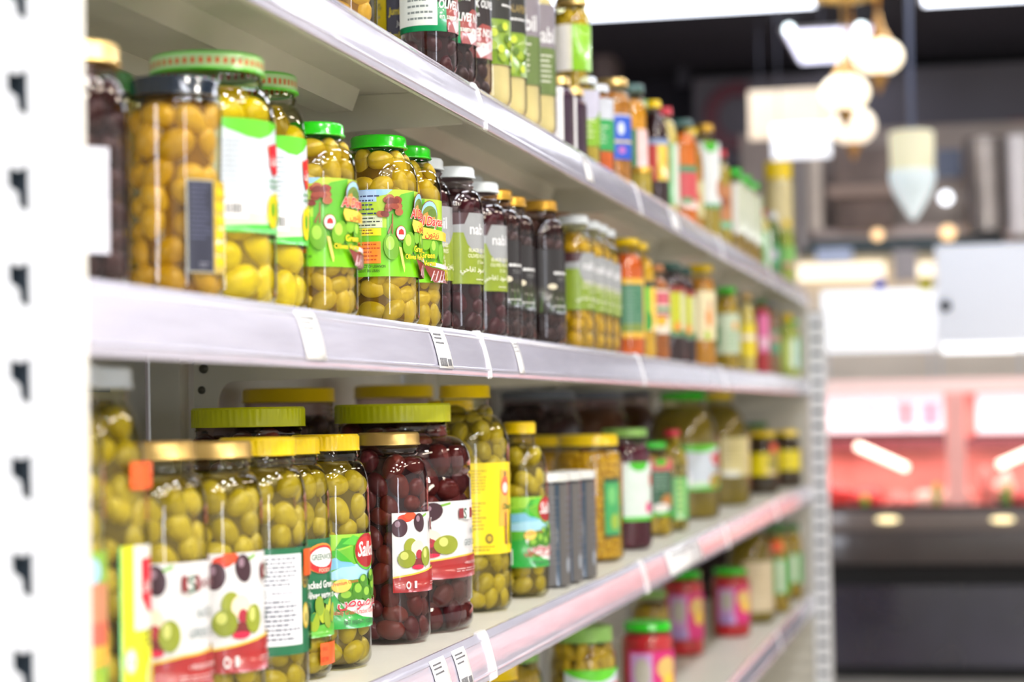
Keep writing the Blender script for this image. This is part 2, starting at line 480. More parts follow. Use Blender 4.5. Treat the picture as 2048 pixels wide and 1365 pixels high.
def lab_greenworld(R, H):
    L = Label(R, .175*H, .58*H, 0, 160, (20, 104, 66))
    L.rect(2, .09, 58, .94, (232, 234, 240))
    L.lines(6, 50, .64, .92, 7, (70, 76, 100), seed=21, fill=.4); L.lines(14, 44, .56, .60, 1, (110, 110, 130)); L.lines(6, 54, .13, .52, 9, (70, 76, 100), seed=22, fill=.4)
    L.ell(66, .72, 7, .11, (190, 150, 50)); L.ell(66, .72, 5.4, .09, (40, 50, 40)); L.lines(62, 70, .67, .76, 3, (210, 180, 90)); L.ell(66, .35, 7.5, .12, (214, 180, 60)); L.ell(66, .35, 5.5, .09, (230, 205, 120)); L.ell(66, .33, 2.4, .05, (90, 110, 30))
    L.ell(112, .80, 29, .155, (226, 140, 40)); L.ell(113, .79, 27, .145, (196, 34, 36)); L.ell(113, .81, 22, .10, WHT)
    L.text('GREENWORLD', 93, .785, .085, (24, 96, 60), bold=.01, sx=.66); L.text('FOODS', 104, .66, .055, (240, 210, 180))
    L.text('Cracked Green Olives', 76, .50, .105, WHT, bold=.02, sx=.72); L.text('Olives vertes cassées', 82, .395, .10, WHT, bold=.02, sx=.72)
    L.poly([(84, 0), (160, 0), (160, .12), (120, .14), (84, .10)], (90, 170, 50))
    for (x, y, r, c) in ((96, .16, 12, (150, 170, 30)), (108, .24, 10, (170, 184, 40)), (104, .32, 12, (130, 160, 40)), (120, .30, 9, (186, 196, 60)), (118, .18, 12, (140, 160, 30)), (132, .24, 10, (160, 176, 44))):
        L.ell(x, y, r*.62, .10, c, rot=x % 40 - 20)
    L.poly([(84, .22), (98, .26), (92, .16)], (50, 130, 60)); L.poly([(108, .36), (126, .42), (118, .32)], (60, 140, 60))
    return L

def lab_salloum(R, H, a0=4, bc=False):
    L = Label(R, .175*H, .575*H, a0 if not bc else -50, 130, (104, 182, 44))
    x0 = a0 if not bc else -50
    L.poly([(x0, .80), (30, .86), (70, .96), (130, .9), (130, 1), (x0, 1)], (150, 205, 60))
    L.poly([(x0, .60), (20, .66), (60, .70), (130, .66), (130, .50), (x0, .52)], (160, 208, 226)); L.poly([(x0, .62), (20, .655), (40, .66), (20, .78), (x0, .74)], (120, 185, 215))
    L.poly([(10, .84), (20, .96), (40, .97), (30, .88)], (50, 160, 40)); L.poly([(0, .82), (14, .84), (34, .70), (18, .72)], (60, 175, 30)); L.poly([(20, .90), (36, .99), (54, .94), (38, .88)], (90, 190, 60))
    L.poly([(x0, .46), (40, .52), (130, .50), (130, .34), (x0, .36)], (80, 170, 50))
    L.poly([(x0, .36), (x0, 0), (130, 0), (130, .10), (60, .14), (24, .30), (12, .40)], (40, 158, 60))
    L.poly([(8, .38), (22, .22), (50, .12), (90, .07), (130, .06), (130, .22), (70, .26), (34, .32), (16, .44)], (240, 240, 238))
    L.ell(62, .81, 25, .20, (90, 180, 40)); L.ell(62, .82, 24, .185, (160, 20, 26)); L.ell(60, .86, 20, .11, (190, 36, 36)); L.text('Salloum', 42, .76, .22, WHT, bold=.02, sx=.68, shear=.25)
    for (x, y, rx, ry) in ((26, .34, 13, .08), (44, .40, 11, .10), (60, .36, 11, .09), (52, .50, 8, .07), (76, .44, 11, .12), (70, .55, 8, .07)):
        L.ell(x, y, rx, ry, (66, 128, 24)); L.ell(x-2, y+.025, rx*.55, ry*.5, (140, 190, 60))
    L.ell(18, .46, 13, .07, (240, 200, 90), rot=10); L.text('Premium Choice', 7, .455, .055, (200, 40, 40), sx=.75, rot=8)
    L.text(AR_CRACKED+' '+AR_LOCAL, 12, .235, .16, (200, 30, 60), bold=.015, outline=WHT)
    L.text('Balady Green Cracked Olives', 5, .155, .075, (190, 30, 40), bold=.01, sx=.62)
    L.text('NET WEIGHT / POIDS NET', 20, .05, .06, (60, 60, 70), sx=.66)
    if bc: L.barcode(-36, -18, .04, .26); L.lines(-42, -14, .60, .92, 7, (50, 120, 40))
    return L

def lab_yellow(R, H):
    L = Label(R, .255*H, .655*H, -8, 128, (240, 214, 0))
    L.lines(-2, 28, .66, .93, 8, (130, 105, 10), seed=31, fill=.3); L.lines(-2, 26, .26, .58, 8, (130, 105, 10), seed=32, fill=.3)
    L.ell(30, .17, 6, .055, (90, 70, 30)); L.ell(30, .17, 4, .035, (200, 170, 30)); L.lines(8, 40, .03, .10, 2, (140, 110, 20))
    L.poly([(46, .30), (66, .30), (72, .90), (50, .92)], (240, 176, 60)); L.ell(60, .74, 9, .11, (230, 90, 60)); L.ell(60, .72, 6, .06, (245, 220, 210)); L.rect(58, .84, 62, .90, (60, 60, 60))
    L.text('Olives', 52, .48, .10, (70, 120, 40), bold=.02, sx=.8, shear=.2); L.poly([(58, .1), (64, .1), (62, .46), (58, .44)], (150, 90, 40)); L.poly([(70, .1), (80, .1), (80, .46), (74, .44)], (90, 130, 40))
    return L

def lab_jumbo(R, H):
    L = Label(R, .17*H, .60*H, -60, 128, (44, 42, 70))
    L.rect(-60, 0, -14, 1, (222, 196, 20))
    rg = random.Random(9)
    for i in range(26): L.ell(rg.uniform(-58, -16), rg.uniform(.02, .98), 4, .022, (150, 140, 30), n=8)
    L.n -= 25
    L.rect(-15, 0, -13, 1, (30, 30, 40))
    for (t, y, s, c) in (('Jumbo Green', .62, .13, YEL), ('Jumbo Olives', .48, .09, (225, 225, 230)), ('Jumbo grosse', .32, .12, YEL), ('1.5 L', .1, .07, (200, 190, 210))):
        L.text(t, -8 if s > .1 else 8, y, s, c, bold=.02, sx=.62, shear=.1)
    return L

def lab_noires(R, H, a0=-90):
    L = Label(R, .23*H, .72*H, a0, 130, (40, 32, 34))
    L.poly([(0, .42), (36, .44), (60, .50), (60, .7), (30, .8), (0, .7)], (60, 84, 40)); L.ell(50, .74, 14, .10, (70, 40, 30)); L.ell(34, .86, 12, .10, (200, 190, 90)); L.ell(62, .84, 12, .10, (70, 140, 50))
    L.poly([(30, .22), (70, .38), (130, .36), (130, 0), (40, 0)], (150, 70, 66)); L.poly([(52, .10), (130, .28), (130, .16), (64, .0)], (215, 205, 210))
    for i in range(6): L.ell(50+i*11, .14+(i % 2)*.07, 5, .03, (225, 180, 185), n=10)
    L.n -= 5
    L.rect(a0, 0, 36, .30, (24, 140, 84))
    L.rect(-90, .06, 16, .98, (224, 230, 226)) if a0 < -50 else None
    if a0 < -50: L.lines(-46, 12, .10, .92, 13, (120, 130, 130), seed=41, fill=.35)
    L.text('OLIVES NOIRES', 18, .24, .125, WHT, bold=.03, sx=.62, shear=.2); L.text('en saumure', 20, .13, .08, (225, 235, 225), bold=.01, sx=.8)
    L.text('BLACK OLIVES', 18, .56, .12, WHT, bold=.03, sx=.6, shear=.2); L.text('in brine', 24, .46, .08, (225, 225, 225), sx=.8)
    return L

def lab_blackgreen(R, H):
    L = Label(R, .24*H, .80*H, -90, 130, (42, 42, 40))
    L.rect(-90, 0, 130, .42, (120, 150, 40))
    rg = random.Random(3)
    for i in range(24): L.ell(rg.uniform(-60, 90), rg.uniform(.04, .38), 9, .04, [(190, 205, 60), (150, 175, 50), (90, 120, 40)][i % 3], n=10)
    L.n -= 22
    L.text('JALAPENO', 30, .62, .10, (150, 130, 80), bold=.02, sx=.7); L.lines(40, 90, .52, .58, 1, (220, 220, 220), rnd=.2)
    return L

def lab_blocks(R, H, z0, z1, a0, a1, base, items):
    """simple printed label: coloured fields at their places"""
    L = Label(R, z0*H, z1*H, a0, a1, base)
    for it in items:
        k = it[0]
        if k == 'r': L.rect(*it[1:])
        elif k == 'e': L.ell(*it[1:])
        elif k == 'l': L.lines(*it[1:])
        elif k == 't': L.text(it[1], it[2], it[3], it[4], it[5], bold=.02, sx=.8)
    return L

# ------------------------------------------------------------------ jar contents
CONT = {
    # name: colour a, colour b, brine, olive half width, half length
    'green':  ((202, 172, 46), (172, 148, 30), (104, 74, 8), .0106, .0160),
    'gold':   ((208, 164, 50), (184, 138, 30), (120, 80, 10), .0125, .0170),
    'lime':   ((226, 206, 10), (206, 184, 14), (140, 118, 4), .0165, .0230),
    'bgreen': ((188, 170, 50), (160, 144, 30), (92, 78, 8), .0125, .0162),
    'maroon': ((92, 34, 42), (128, 60, 46), (40, 14, 20), .0120, .0170),
    'maroonbig': ((84, 30, 38), (120, 54, 44), (36, 14, 20), .0150, .0200),
    'black':  ((52, 36, 36), (72, 46, 42), (34, 24, 26), .0120, .0150),
    'plum':   ((84, 30, 40), (66, 30, 38), (44, 20, 26), .0115, .0145),
    'yellow': ((206, 166, 24), (190, 150, 20), (150, 118, 12), .0115, .0140),
    'corn':   ((222, 178, 30), (200, 160, 26), (176, 132, 14), .0070, .0080),
}
def cmats(key):
    a, b, br, _, _ = CONT[key]
    return olive_mat('olive_skin_'+key, a, b), mat('brine_'+key, br, rough=.25, noise=.18, nscale=45)

OLV = {}
def olive_mesh(key, v):
    k = (key, v)
    if k in OLV: return OLV[k]
    _, _, _, a, c = CONT[key]
    rg = random.Random(v*7+len(key))
    bm = bmesh.new()
    bmesh.ops.create_icosphere(bm, subdivisions=3, radius=1)
    for q in bm.verts:
        x, y, z = q.co
        t = 1 - .10*z*(1 if v % 2 else -1)
        q.co = Vector((x*a*t, y*a*t*(1-.04*rg.random()*0), z*c))
        if z > .93: q.co.z -= (z-.93)*c*.9      # the dimple where the stalk was
    OLV[k] = new_mesh('olive_'+key, bm, cmats(key)[0])
    return OLV[k]

def body_profile(d):
    R, H, rn, hl = d['R'], d['H'], d['rn'], d['hl']
    zs, zn = d['zs']*H, d['zn']*H
    b = d.get('bb', min(R*.3, .014))
    P = [(0, .004), (R*.55, .004), (R*.66, .0005), (R-b, .0)]
    for i in range(1, 6):
        t = i/5*PI/2; P.append((R-b+b*math.sin(t), b*.9*(1-math.cos(t))))
    if d.get('waist'):
        w = d['waist']
        for i in range(1, 9):
            t = i/9; P.append((R*(1-w*math.sin(t*PI)**2), b+(zs-b)*t))
    elif d.get('rings'):
        for t in d['rings']:
            z = b+(zs-b)*t; P += [(R, z-.005), (R-.003, z-.002), (R-.003, z+.002), (R, z+.005)]
    P.append((R, zs))
    n = 9; p = d.get('sp', 1.0)
    for i in range(1, n+1):
        t = i/n*PI/2
        P.append((rn+(R-rn)*math.cos(t)**p, zs+(zn-zs)*math.sin(t)))
    zt = H-hl
    hN = zt-zn
    if hN > .003:
        k = max(1, int(hN/.006))
        for i in range(k):
            z = zn+hN*(i+.25)/k
            P += [(rn, z), (rn+.0015, z+hN/k*.25), (rn, z+hN/k*.5)]
    P.append((rn, H-.002))
    return P

def radius_at(P, z):
    for (r0, z0), (r1, z1) in zip(P[3:], P[4:]):
        if z0 <= z <= z1 and z1 > z0: return r0+(r1-r0)*(z-z0)/(z1-z0)
    return P[-1][0]

def lid_mesh(d):
    H, rl, hl = d['H'], d['rl'], d['hl']
    st = d['lid']
    bm = bmesh.new()
    if st == 'ribbed' or st == 'screw':
        N = 220 if st == 'ribbed' else 144
        def rf(r, z, a, k):
            return r if r < rl*.985 or z > H-.003 or z < H-hl+.002 else r-(.0009 if (k//2) % 2 else 0)
        lathe(bm, [(0, H-.0008), (rl*.90, H-.0008), (rl*.93, H), (rl-.002, H), (rl, H-.0025), (rl, H-.0031), (rl, H-hl+.0019), (rl, H-hl+.0015), (rl+.0004, H-hl), (rl-.0015, H-hl)], N, rf)
    else:
        lathe(bm, [(0, H-.0015), (rl*.80, H-.0015), (rl*.84, H-.0002), (rl*.93, H), (rl-.0012, H-.001), (rl, H-.003),
                   (rl, H-hl+.003), (rl+.0012, H-hl+.0018), (rl+.0013, H-hl+.0006), (rl, H-hl), (rl-.0025, H-hl)], 48)
    for f in bm.faces: f.normal_flip()
    return new_mesh('lid', bm, d['lm'], angle=50)

def check_mat():
    """green lid with a band of small red checks"""
    if 'lid_check' in MATS: return MATS['lid_check']
    m = mat('lid_check', (96, 196, 60), rough=.3, coat=.3)
    nt = m.node_tree; N = nt.nodes; K = nt.links; b = N['Principled BSDF']
    tc = N.new('ShaderNodeTexCoord'); sx = N.new('ShaderNodeSeparateXYZ'); K.new(tc.outputs['Object'], sx.inputs[0])
    at = N.new('ShaderNodeMath'); at.operation = 'ARCTAN2'; K.new(sx.outputs['Y'], at.inputs[0]); K.new(sx.outputs['X'], at.inputs[1])
    def M(op, a, bb=None):
        q = N.new('ShaderNodeMath'); q.operation = op
        for i, v in enumerate((a, bb)):
            if v is None: continue
            if isinstance(v, (int, float)): q.inputs[i].default_value = v
            else: K.new(v, q.inputs[i])
        return q.outputs[0]
    sq = M('GREATER_THAN', M('SINE', M('MULTIPLY', at.outputs[0], 44)), -.1)
    zz = sx.outputs['Z']
    band = M('MULTIPLY', M('GREATER_THAN', zz, .2178), M('LESS_THAN', zz, .2232))
    band2 = M('MULTIPLY', M('GREATER_THAN', zz, .2145), M('LESS_THAN', zz, .2272))
    red = M('MULTIPLY', sq, band)
    m1 = N.new('ShaderNodeMix'); m1.data_type = 'RGBA'; m1.inputs['A'].default_value = (*lin((88, 196, 44)), 1); m1.inputs['B'].default_value = (*lin((176, 214, 150)), 1); K.new(band2, m1.inputs['Factor'])
    m2 = N.new('ShaderNodeMix'); m2.data_type = 'RGBA'; m2.inputs['B'].default_value = (*lin((206, 96, 50)), 1); K.new(m1.outputs['Result'], m2.inputs['A']); K.new(red, m2.inputs['Factor'])
    K.new(m2.outputs['Result'], b.inputs['Base Color'])
    return m

LID = {
    'gold': lambda: mat('lid_gold', (226, 192, 120), rough=.38, metal=.85, noise=.05),
    'goldm': lambda: mat('lid_gold_matte', (212, 164, 60), rough=.35, metal=.6, noise=.05),
    'black': lambda: mat('lid_black', (22, 32, 44), rough=.18, coat=.6, noise=.1),
    'green': lambda: mat('lid_green', (36, 204, 20), rough=.22, coat=.5, noise=.04),
    'pale': lambda: mat('lid_pale_green', (140, 190, 96), rough=.35, noise=.05),
    'white': lambda: mat('lid_white', (218, 226, 234), rough=.4, noise=.03),
    'grey': lambda: mat('lid_grey', (110, 116, 128), rough=.4, noise=.05),
    'yellow': lambda: mat('lid_yellow', (250, 214, 0), rough=.3, coat=.3, noise=.03),
    'lime': lambda: mat('lid_lime', (206, 212, 4), rough=.35, noise=.03),
    'red': lambda: mat('lid_red', (206, 40, 60), rough=.3, coat=.3, noise=.03),
    'teal': lambda: mat('lid_teal', (60, 96, 90), rough=.35, noise=.05),
    'brown': lambda: mat('lid_brown', (176, 116, 72), rough=.35, metal=.3, noise=.05),
    'dgreen': lambda: mat('lid_dark_green', (20, 110, 40), rough=.35, noise=.05),
    'check': check_mat,
}
G_CLEAR = glass_mat('jar_glass', (.94, .92, .70), (.44, .40, .20), gloss=1.5)
G_DARK = glass_mat('jar_glass_over_dark', (.74, .64, .64), (.40, .30, .30), gloss=1.5)
G_PET = glass_mat('jar_plastic', (.95, .95, .95), (.6, .55, .55), rough=.04, gloss=1.4)
G_PETD = glass_mat('jar_plastic_over_dark', (.74, .64, .64), (.42, .32, .32), rough=.03, gloss=1.8)

KINDS = {}
def kind(key, **k):
    d = dict(R=.0385, H=.2, rl=.028, rn=None, hl=.013, zs=.72, zn=.86, lid='twist', lc='white', cont='green', mode='olives', glass=G_CLEAR,
             fill=None, name='olive_jar', cat='jar', label=None, ind=False, sp=1.0)
    d.update(k); d['key'] = key
    if d['rn'] is None: d['rn'] = d['rl']-.0025
    if d['fill'] is None: d['fill'] = d['zn']+.01
    KINDS[key] = d

def build_kind(d):
    if 'done' in d: return d
    d['done'] = True
    d['lm'] = LID[d['lc']]()
    P = body_profile(d)
    H, R = d['H'], d['R']
    seg = 56
    bm = bmesh.new()
    lathe(bm, P, seg)
    bmesh.ops.recalc_face_normals(bm, faces=bm.faces)
    d['m_body'] = new_mesh('glass', bm, d['glass'], angle=60)
    d['m_lid'] = lid_mesh(d)
    key = d['cont']
    zf = d['fill']*H
    rg = random.Random(hash(d['key']) % 1 + sum(map(ord, d['key'])))
    pts = []
    if d['mode'] == 'olives':
        sk, br = cmats(key)
        a, c = CONT[key][3:]
        z = .006 + a
        row = 0
        while z < zf - a*.55:
            rin = radius_at(P, z) - a*.97 - .001
            if z > d['zs']*H:
                rin = min(rin, radius_at(P, min(z+a*.75, H))-a*.45-.0012)
            rin = max(rin, .004)
            n = max(1, int(2*PI*rin/(2.06*a)))
            off = rg.random()
            for k in range(n):
                ang = 2*PI*(k+off+rg.uniform(-.12, .12))/n
                rr = rin - rg.uniform(0, .003)
                tilt = rg.choice((0, 90, 75, 50, 30, -40, -65, 15))
                zz = z + rg.uniform(-.5, .5)*a*(.1 if row == 0 else 1)
                rot = Matrix.Rotation(ang, 3, 'Z') @ Matrix.Rotation(math.radians(tilt+rg.uniform(-12, 12)), 3, 'X') @ Matrix.Rotation(rg.uniform(-.3, .3), 3, 'Y')
                pts.append((Vector((rr*math.cos(ang), rr*math.sin(ang), zz)), rot, .93+.13*rg.random(), rg.randrange(3)))
            z += a*1.78; row += 1
        pts.sort(key=lambda q: -q[0].x)
        core = []
        for (r, zz) in P:
            if zz > zf: break
            core.append((max(0, min(r, radius_at(P, min(zz+.004, H))) - a*.72 - .001), max(zz, .005)))
        core.append((core[-1][0], zf-a*.5)); core.append((0, zf-a*.5))
        bm = bmesh.new(); lathe(bm, core, 32); bmesh.ops.recalc_face_normals(bm, faces=bm.faces)
        d['m_brine'] = new_mesh('brine', bm, br)
        rest = pts[100:] if d['ind'] else pts
        if rest:
            bm = bmesh.new()
            for (p, rot, s, v) in rest:
                r = bmesh.ops.create_icosphere(bm, subdivisions=2, radius=1)
                M3 = rot @ Matrix.Diagonal(Vector((a*s, a*s, c*s)))
                for q in r['verts']: q.co = M3 @ q.co + p
            d['m_olives'] = new_mesh('olives', bm, sk)
    else:                                     # paste, sauce, cut vegetables: one mass behind the glass
        m = d['cm']
        core = []
        for (r, zz) in P:
            if zz > zf: break
            core.append((max(0, r-.0022), max(zz, .0035)))
        core.append((max(.003, radius_at(P, zf)-.0022), zf)); core.append((0, zf))
        bm = bmesh.new(); lathe(bm, core, 48); bmesh.ops.recalc_face_normals(bm, faces=bm.faces)
        d['m_brine'] = new_mesh('contents', bm, m)
    d['pts'] = pts
    if d['label']:
        labs = d['label'](R, H)
        labs = labs if isinstance(labs, list) else [labs]
        d['m_labels'] = [l.mesh() for l in labs]
    else: d['m_labels'] = []
    return d

DECK = {'T': CZ+.403, 'M': CZ+.097, 'B': CZ-.270, 'L': CZ-.646}
FRONT = .612
PLACED = []
def put(key, shelf, xr, ytop, label, g=.004, rot=0, ax=None, group=None, dz=0, sticker=None, hfix=None, cat=None, z_off=0):
    """stand one jar of this kind on a shelf. xr is the column of its outline, g the gap to the shelf edge"""
    d = build_kind(KINDS[key])
    R = d['R']; z = DECK[shelf]+.0005+dz
    if ax is None:
        Y = FRONT+g+R
        n = col_normal(xr)
        X = (-R - n.y*Y - n.z*(z+.08-CZ))/n.x
    else:
        Y = ax[1]; n = col_normal(ax[0]); X = (-n.y*Y - n.z*(z+.08-CZ))/n.x
    # height from where the lid reaches in view
    sz = 1.0
    if ytop is not None:
        dd = Vector((-X, -Y, 0)).normalized()
        lo, hi = 0, 1.0
        for _ in range(30):
            m = (lo+hi)/2
            p = Vector((X+dd.x*d['rl'], Y+dd.y*d['rl'], z+m-CZ))
            y = 682.5 - FPX*p.dot(UPV)/p.dot(FWD)
            if y > ytop: lo = m
            else: hi = m
        sz = lo/d['H']
    if hfix: sz = hfix/d['H']
    rz = math.atan2(-Y, -X) + math.radians(rot)
    root = thing(d['name'], label, cat or d['cat'], (X, Y, z), rz, group)
    root.scale = (1, 1, sz)
    link('brine' if d['mode'] == 'olives' else 'contents', d['m_brine'], root)
    if d['mode'] == 'olives':
        if d['ind']:
            for (p, r3, s, v) in d['pts'][:100]:
                o = link('olive', olive_mesh(d['cont'], v), root)
                o.matrix_basis = Matrix.Translation(p) @ (r3 @ Matrix.Scale(s, 3)).to_4x4()
        if 'm_olives' in d:
            link('olives', d['m_olives'], root, kind='stuff')
    link('glass_body', d['m_body'], root)
    for me in d['m_labels']: link('paper_label', me, root)
    link('lid', d['m_lid'], root)
    if sticker:
        a0, a1, v0, v1, txt = sticker
        S = Label(R, v0*d['H'], v1*d['H'], a0, a1, (246, 92, 30), off=.0026)
        if txt:
            S.text('SALE', a0+3, .66, .22, (200, 50, 20), sx=.8); S.text('$7.99', a0+2, .15, .3, (200, 50, 20), sx=.7)
        st = link('price_sticker', S.mesh('price_sticker'), root, label='small orange price sticker')
    PLACED.append((key, X, Y, R, z, root.name, d['H']*sz))
    return root

# ================================================================== the room
J = [1.357+1.22*k for k in range(6)]
def struct(name, x0, x1, y0, y1, z0, z1, m):
    o = box(name, x0, x1, y0, y1, z0, z1, m); o['kind'] = 'structure'; return o
struct('floor', -3, 14, -7, 6, -.1, 0, mat('floor_tile', (196, 190, 178), rough=.3, noise=.08, nscale=3, coat=.2))
struct('ceiling', -3, 14, -7, 6, CZ+2.02, CZ+2.12, mat('ceiling_paint', (34, 34, 44), rough=.9, noise=.15, nscale=2))
struct('wall_far', 13.0, 13.15, -7, 6, 0, CZ+2.02, mat('wall_charcoal', (38, 37, 46), rough=.9, noise=.12, nscale=2))
struct('wall_left', -3, 13, 3.6, 3.75, 0, CZ+2.02, mat('wall_grey', (120, 116, 112), rough=.8, noise=.06, nscale=3))

M_STEEL = mat('shelf_enamel', (216, 213, 200), rough=.42, noise=.03, nscale=14)
M_UP = mat('post_enamel', (240, 242, 246), rough=.4, noise=.02, nscale=10)
M_RAIL = mat('rail_plastic', (196, 194, 210), rough=.2, noise=.06, nscale=6, coat=.7, bump=.5, stretch=(1.2, 14, 14))
M_CLIP = mat('clip_plastic', (236, 236, 238), rough=.3, noise=.02)
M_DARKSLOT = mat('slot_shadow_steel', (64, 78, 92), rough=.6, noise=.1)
M_BACK = mat('back_panel_enamel', (214, 213, 208), rough=.5, noise=.03)

def extrude_profile(bm, prof, x0, x1, mi=0):
    A = [bm.verts.new((x0, y, z)) for y, z in prof]; B = [bm.verts.new((x1, y, z)) for y, z in prof]
    n = len(prof)
    for i in range(n):
        f = bm.faces.new((A[i], A[(i+1) % n], B[(i+1) % n], B[i])); f.material_index = mi
    bm.faces.new(list(reversed(A))).material_index = mi; bm.faces.new(B).material_index = mi
    bmesh.ops.recalc_face_normals(bm, faces=bm.faces)

def prof_obj(name, prof, x0, x1, m, parent=None, angle=35, label=None):
    bm = bmesh.new(); extrude_profile(bm, prof, x0, x1)
    return link(name, new_mesh(name, bm, m, angle=angle), parent, label=label)

RAILP = [(.5946, 0), (.5952, .0055), (.5938, .0065), (.5942, .0078), (.5962, .009), (.5975, .018), (.6015, .034), (.6050, .0440), (.6040, .0452), (.6046, .0466), (.6064, .0480), (.6095, .0535), (.6125, .0535), (.6125, .0515), (.6085, .046), (.603, .030), (.598, .008), (.598, -.001), (.5955, -.002)]
SHN = {'T': 'top', 'M': 'second', 'B': 'third', 'L': 'fourth'}
BAYN = ['first', 'second', 'third', 'fourth', 'fifth']
for s in 'TMBL':
    dk = DECK[s]; b = dk-.0515
    for k in range(5):
        x0, x1 = J[k]+.0015, J[k+1]-.0015
        t = thing('gondola_shelf', 'cream steel shelf board, %s shelf down, in the %s bay from the camera end' % (SHN[s], BAYN[k]), 'shelf', ((x0+x1)/2, .8, b), 0, 'steel shelves of the gondola')
        def L_(o):
            o.location = (-(x0+x1)/2, -.8, -b); return o
        bm = bmesh.new()
        add_box(bm, x0, x1, .618, 1.03, dk-.0035, dk)
        add_box(bm, x0, x1, .613, .618, dk-.045, dk)
        L_(link('deck', new_mesh('deck', bm, M_STEEL, smooth=False), t))
        # folded stiffening channel beneath the deck
        L_(prof_obj('stiffener', [(.742, dk-.0036), (.752, dk-.030), (.795, dk-.030), (.805, dk-.0036)], x0+.03, x1-.05, M_STEEL, t, angle=20))
        L_(prof_obj('stiffener', [(.905, dk-.0036), (.912, dk-.022), (.945, dk-.022), (.952, dk-.0036)], x0+.03, x1-.05, M_STEEL, t, angle=20))
        L_(prof_obj('price_rail', [(y, z+b) for y, z in RAILP], x0+.004, x1-.004, M_RAIL, t, label='clear glossy plastic price rail'))
        w = .014 if s in 'TM' else .034
        cp = [(.5935, -.002), (.5940, .007), (.5963, .018), (.6003, .034), (.6053, .050), (.6083, .0555), (.6145, .0555), (.6145, .052), (.600, .02), (.599, -.001), (.5955, -.004)]
        L_(prof_obj('rail_end_clip', [(y, z+b) for y, z in cp], x1-w, x1+.001, M_CLIP, t, label='white plastic clip at the rail end'))
        # bracket plate at the far end of the bay
        pl = [(.625, dk-.004), (.625, dk-.046), (.80, dk-.050), (.925, dk-.052)]
        for i in range(7):
            a = PI/2*i/6; pl.append((.925+.022*math.sin(a), dk-.052-.022+.022*math.cos(a)))
        pl += [(.950, dk-.105), (.962, dk-.128), (.980, dk-.135), (.980, dk-.004)]
        xb = x1-.006
        bm = bmesh.new()
        A = [bm.verts.new((xb, y, z)) for y, z in pl]; B = [bm.verts.new((xb+.004, y, z)) for y, z in pl]
        n = len(pl)
        for i in range(n): bm.faces.new((A[i], A[(i+1) % n], B[(i+1) % n], B[i]))
        bm.faces.new(list(reversed(A))); bm.faces.new(B)
        bmesh.ops.recalc_face_normals(bm, faces=bm.faces)
        br = L_(link('bracket', new_mesh('bracket', bm, M_STEEL, smooth=False), t))
        if s == 'M' and k == 0:
            for (yy, zz, r) in ((.966, dk-.035, .006), (.969, dk-.062, .005), (.966, dk-.118, .005)):
                bm = bmesh.new()
                bmesh.ops.create_cone(bm, cap_ends=True, segments=18, radius1=r, radius2=r, depth=.0016)
                bmesh.ops.rotate(bm, verts=bm.verts, cent=(0, 0, 0), matrix=Matrix.Rotation(PI/2, 3, 'Y'))
                bmesh.ops.translate(bm, verts=bm.verts, vec=(xb-.0004, yy, zz))
                h = link('hole_disc', new_mesh('hole_disc', bm, mat('hole_disc_dark', (96, 94, 84), rough=.4, metal=.5, noise=.1)), br)  # dark disc painted in place of the shade in a bracket hole

# gondola back panels and rear posts, one of each per bay
for k in range(5):
    x0, x1 = J[k]+.02, J[k+1]-.02
    t = thing('back_panel', 'pale steel back panel closing the %s shelf bay from the slotted end post' % BAYN[k], 'panel', ((x0+x1)/2, 1.04, .1), 0, 'steel back panels behind the jars')
    o = box('sheet', x0, x1, 1.040, 1.052, .1, CZ+.62, M_BACK, t); o.location = (-(x0+x1)/2, -1.04, -.1)
    if k == 0:
        for zc in (CZ+.040, CZ-.10, CZ+.30):
            o = box('slot', x0+.12, x1-.12, 1.0365, 1.0405, zc-.007, zc+.007, mat('slot_blue_grey', (112, 128, 150), rough=.4, noise=.2, nscale=8), t, label='long blue-grey slot in the panel'); o.location = (-(x0+x1)/2, -1.04, -.1)
for k in range(6):
    o = box('rear_post', J[k]-.016, J[k]+.016, .995, 1.036, 0, CZ+.62, M_STEEL, None, bevel=.003)
    tag(o, 'grey-white steel post at the back of the gondola, %s from the slotted end post' % (['first', 'second', 'third', 'fourth', 'fifth', 'sixth'][k]), 'post', 'rear posts of the gondola')
for k in range(5):
    o = box('base_plinth', J[k]+.003, J[k+1]-.003, .60, 1.03, 0, .17, M_STEEL, None, bevel=.004)
    tag(o, 'cream steel base plinth on the floor beneath the %s shelf bay' % BAYN[k], 'plinth', 'base plinths of the gondola')

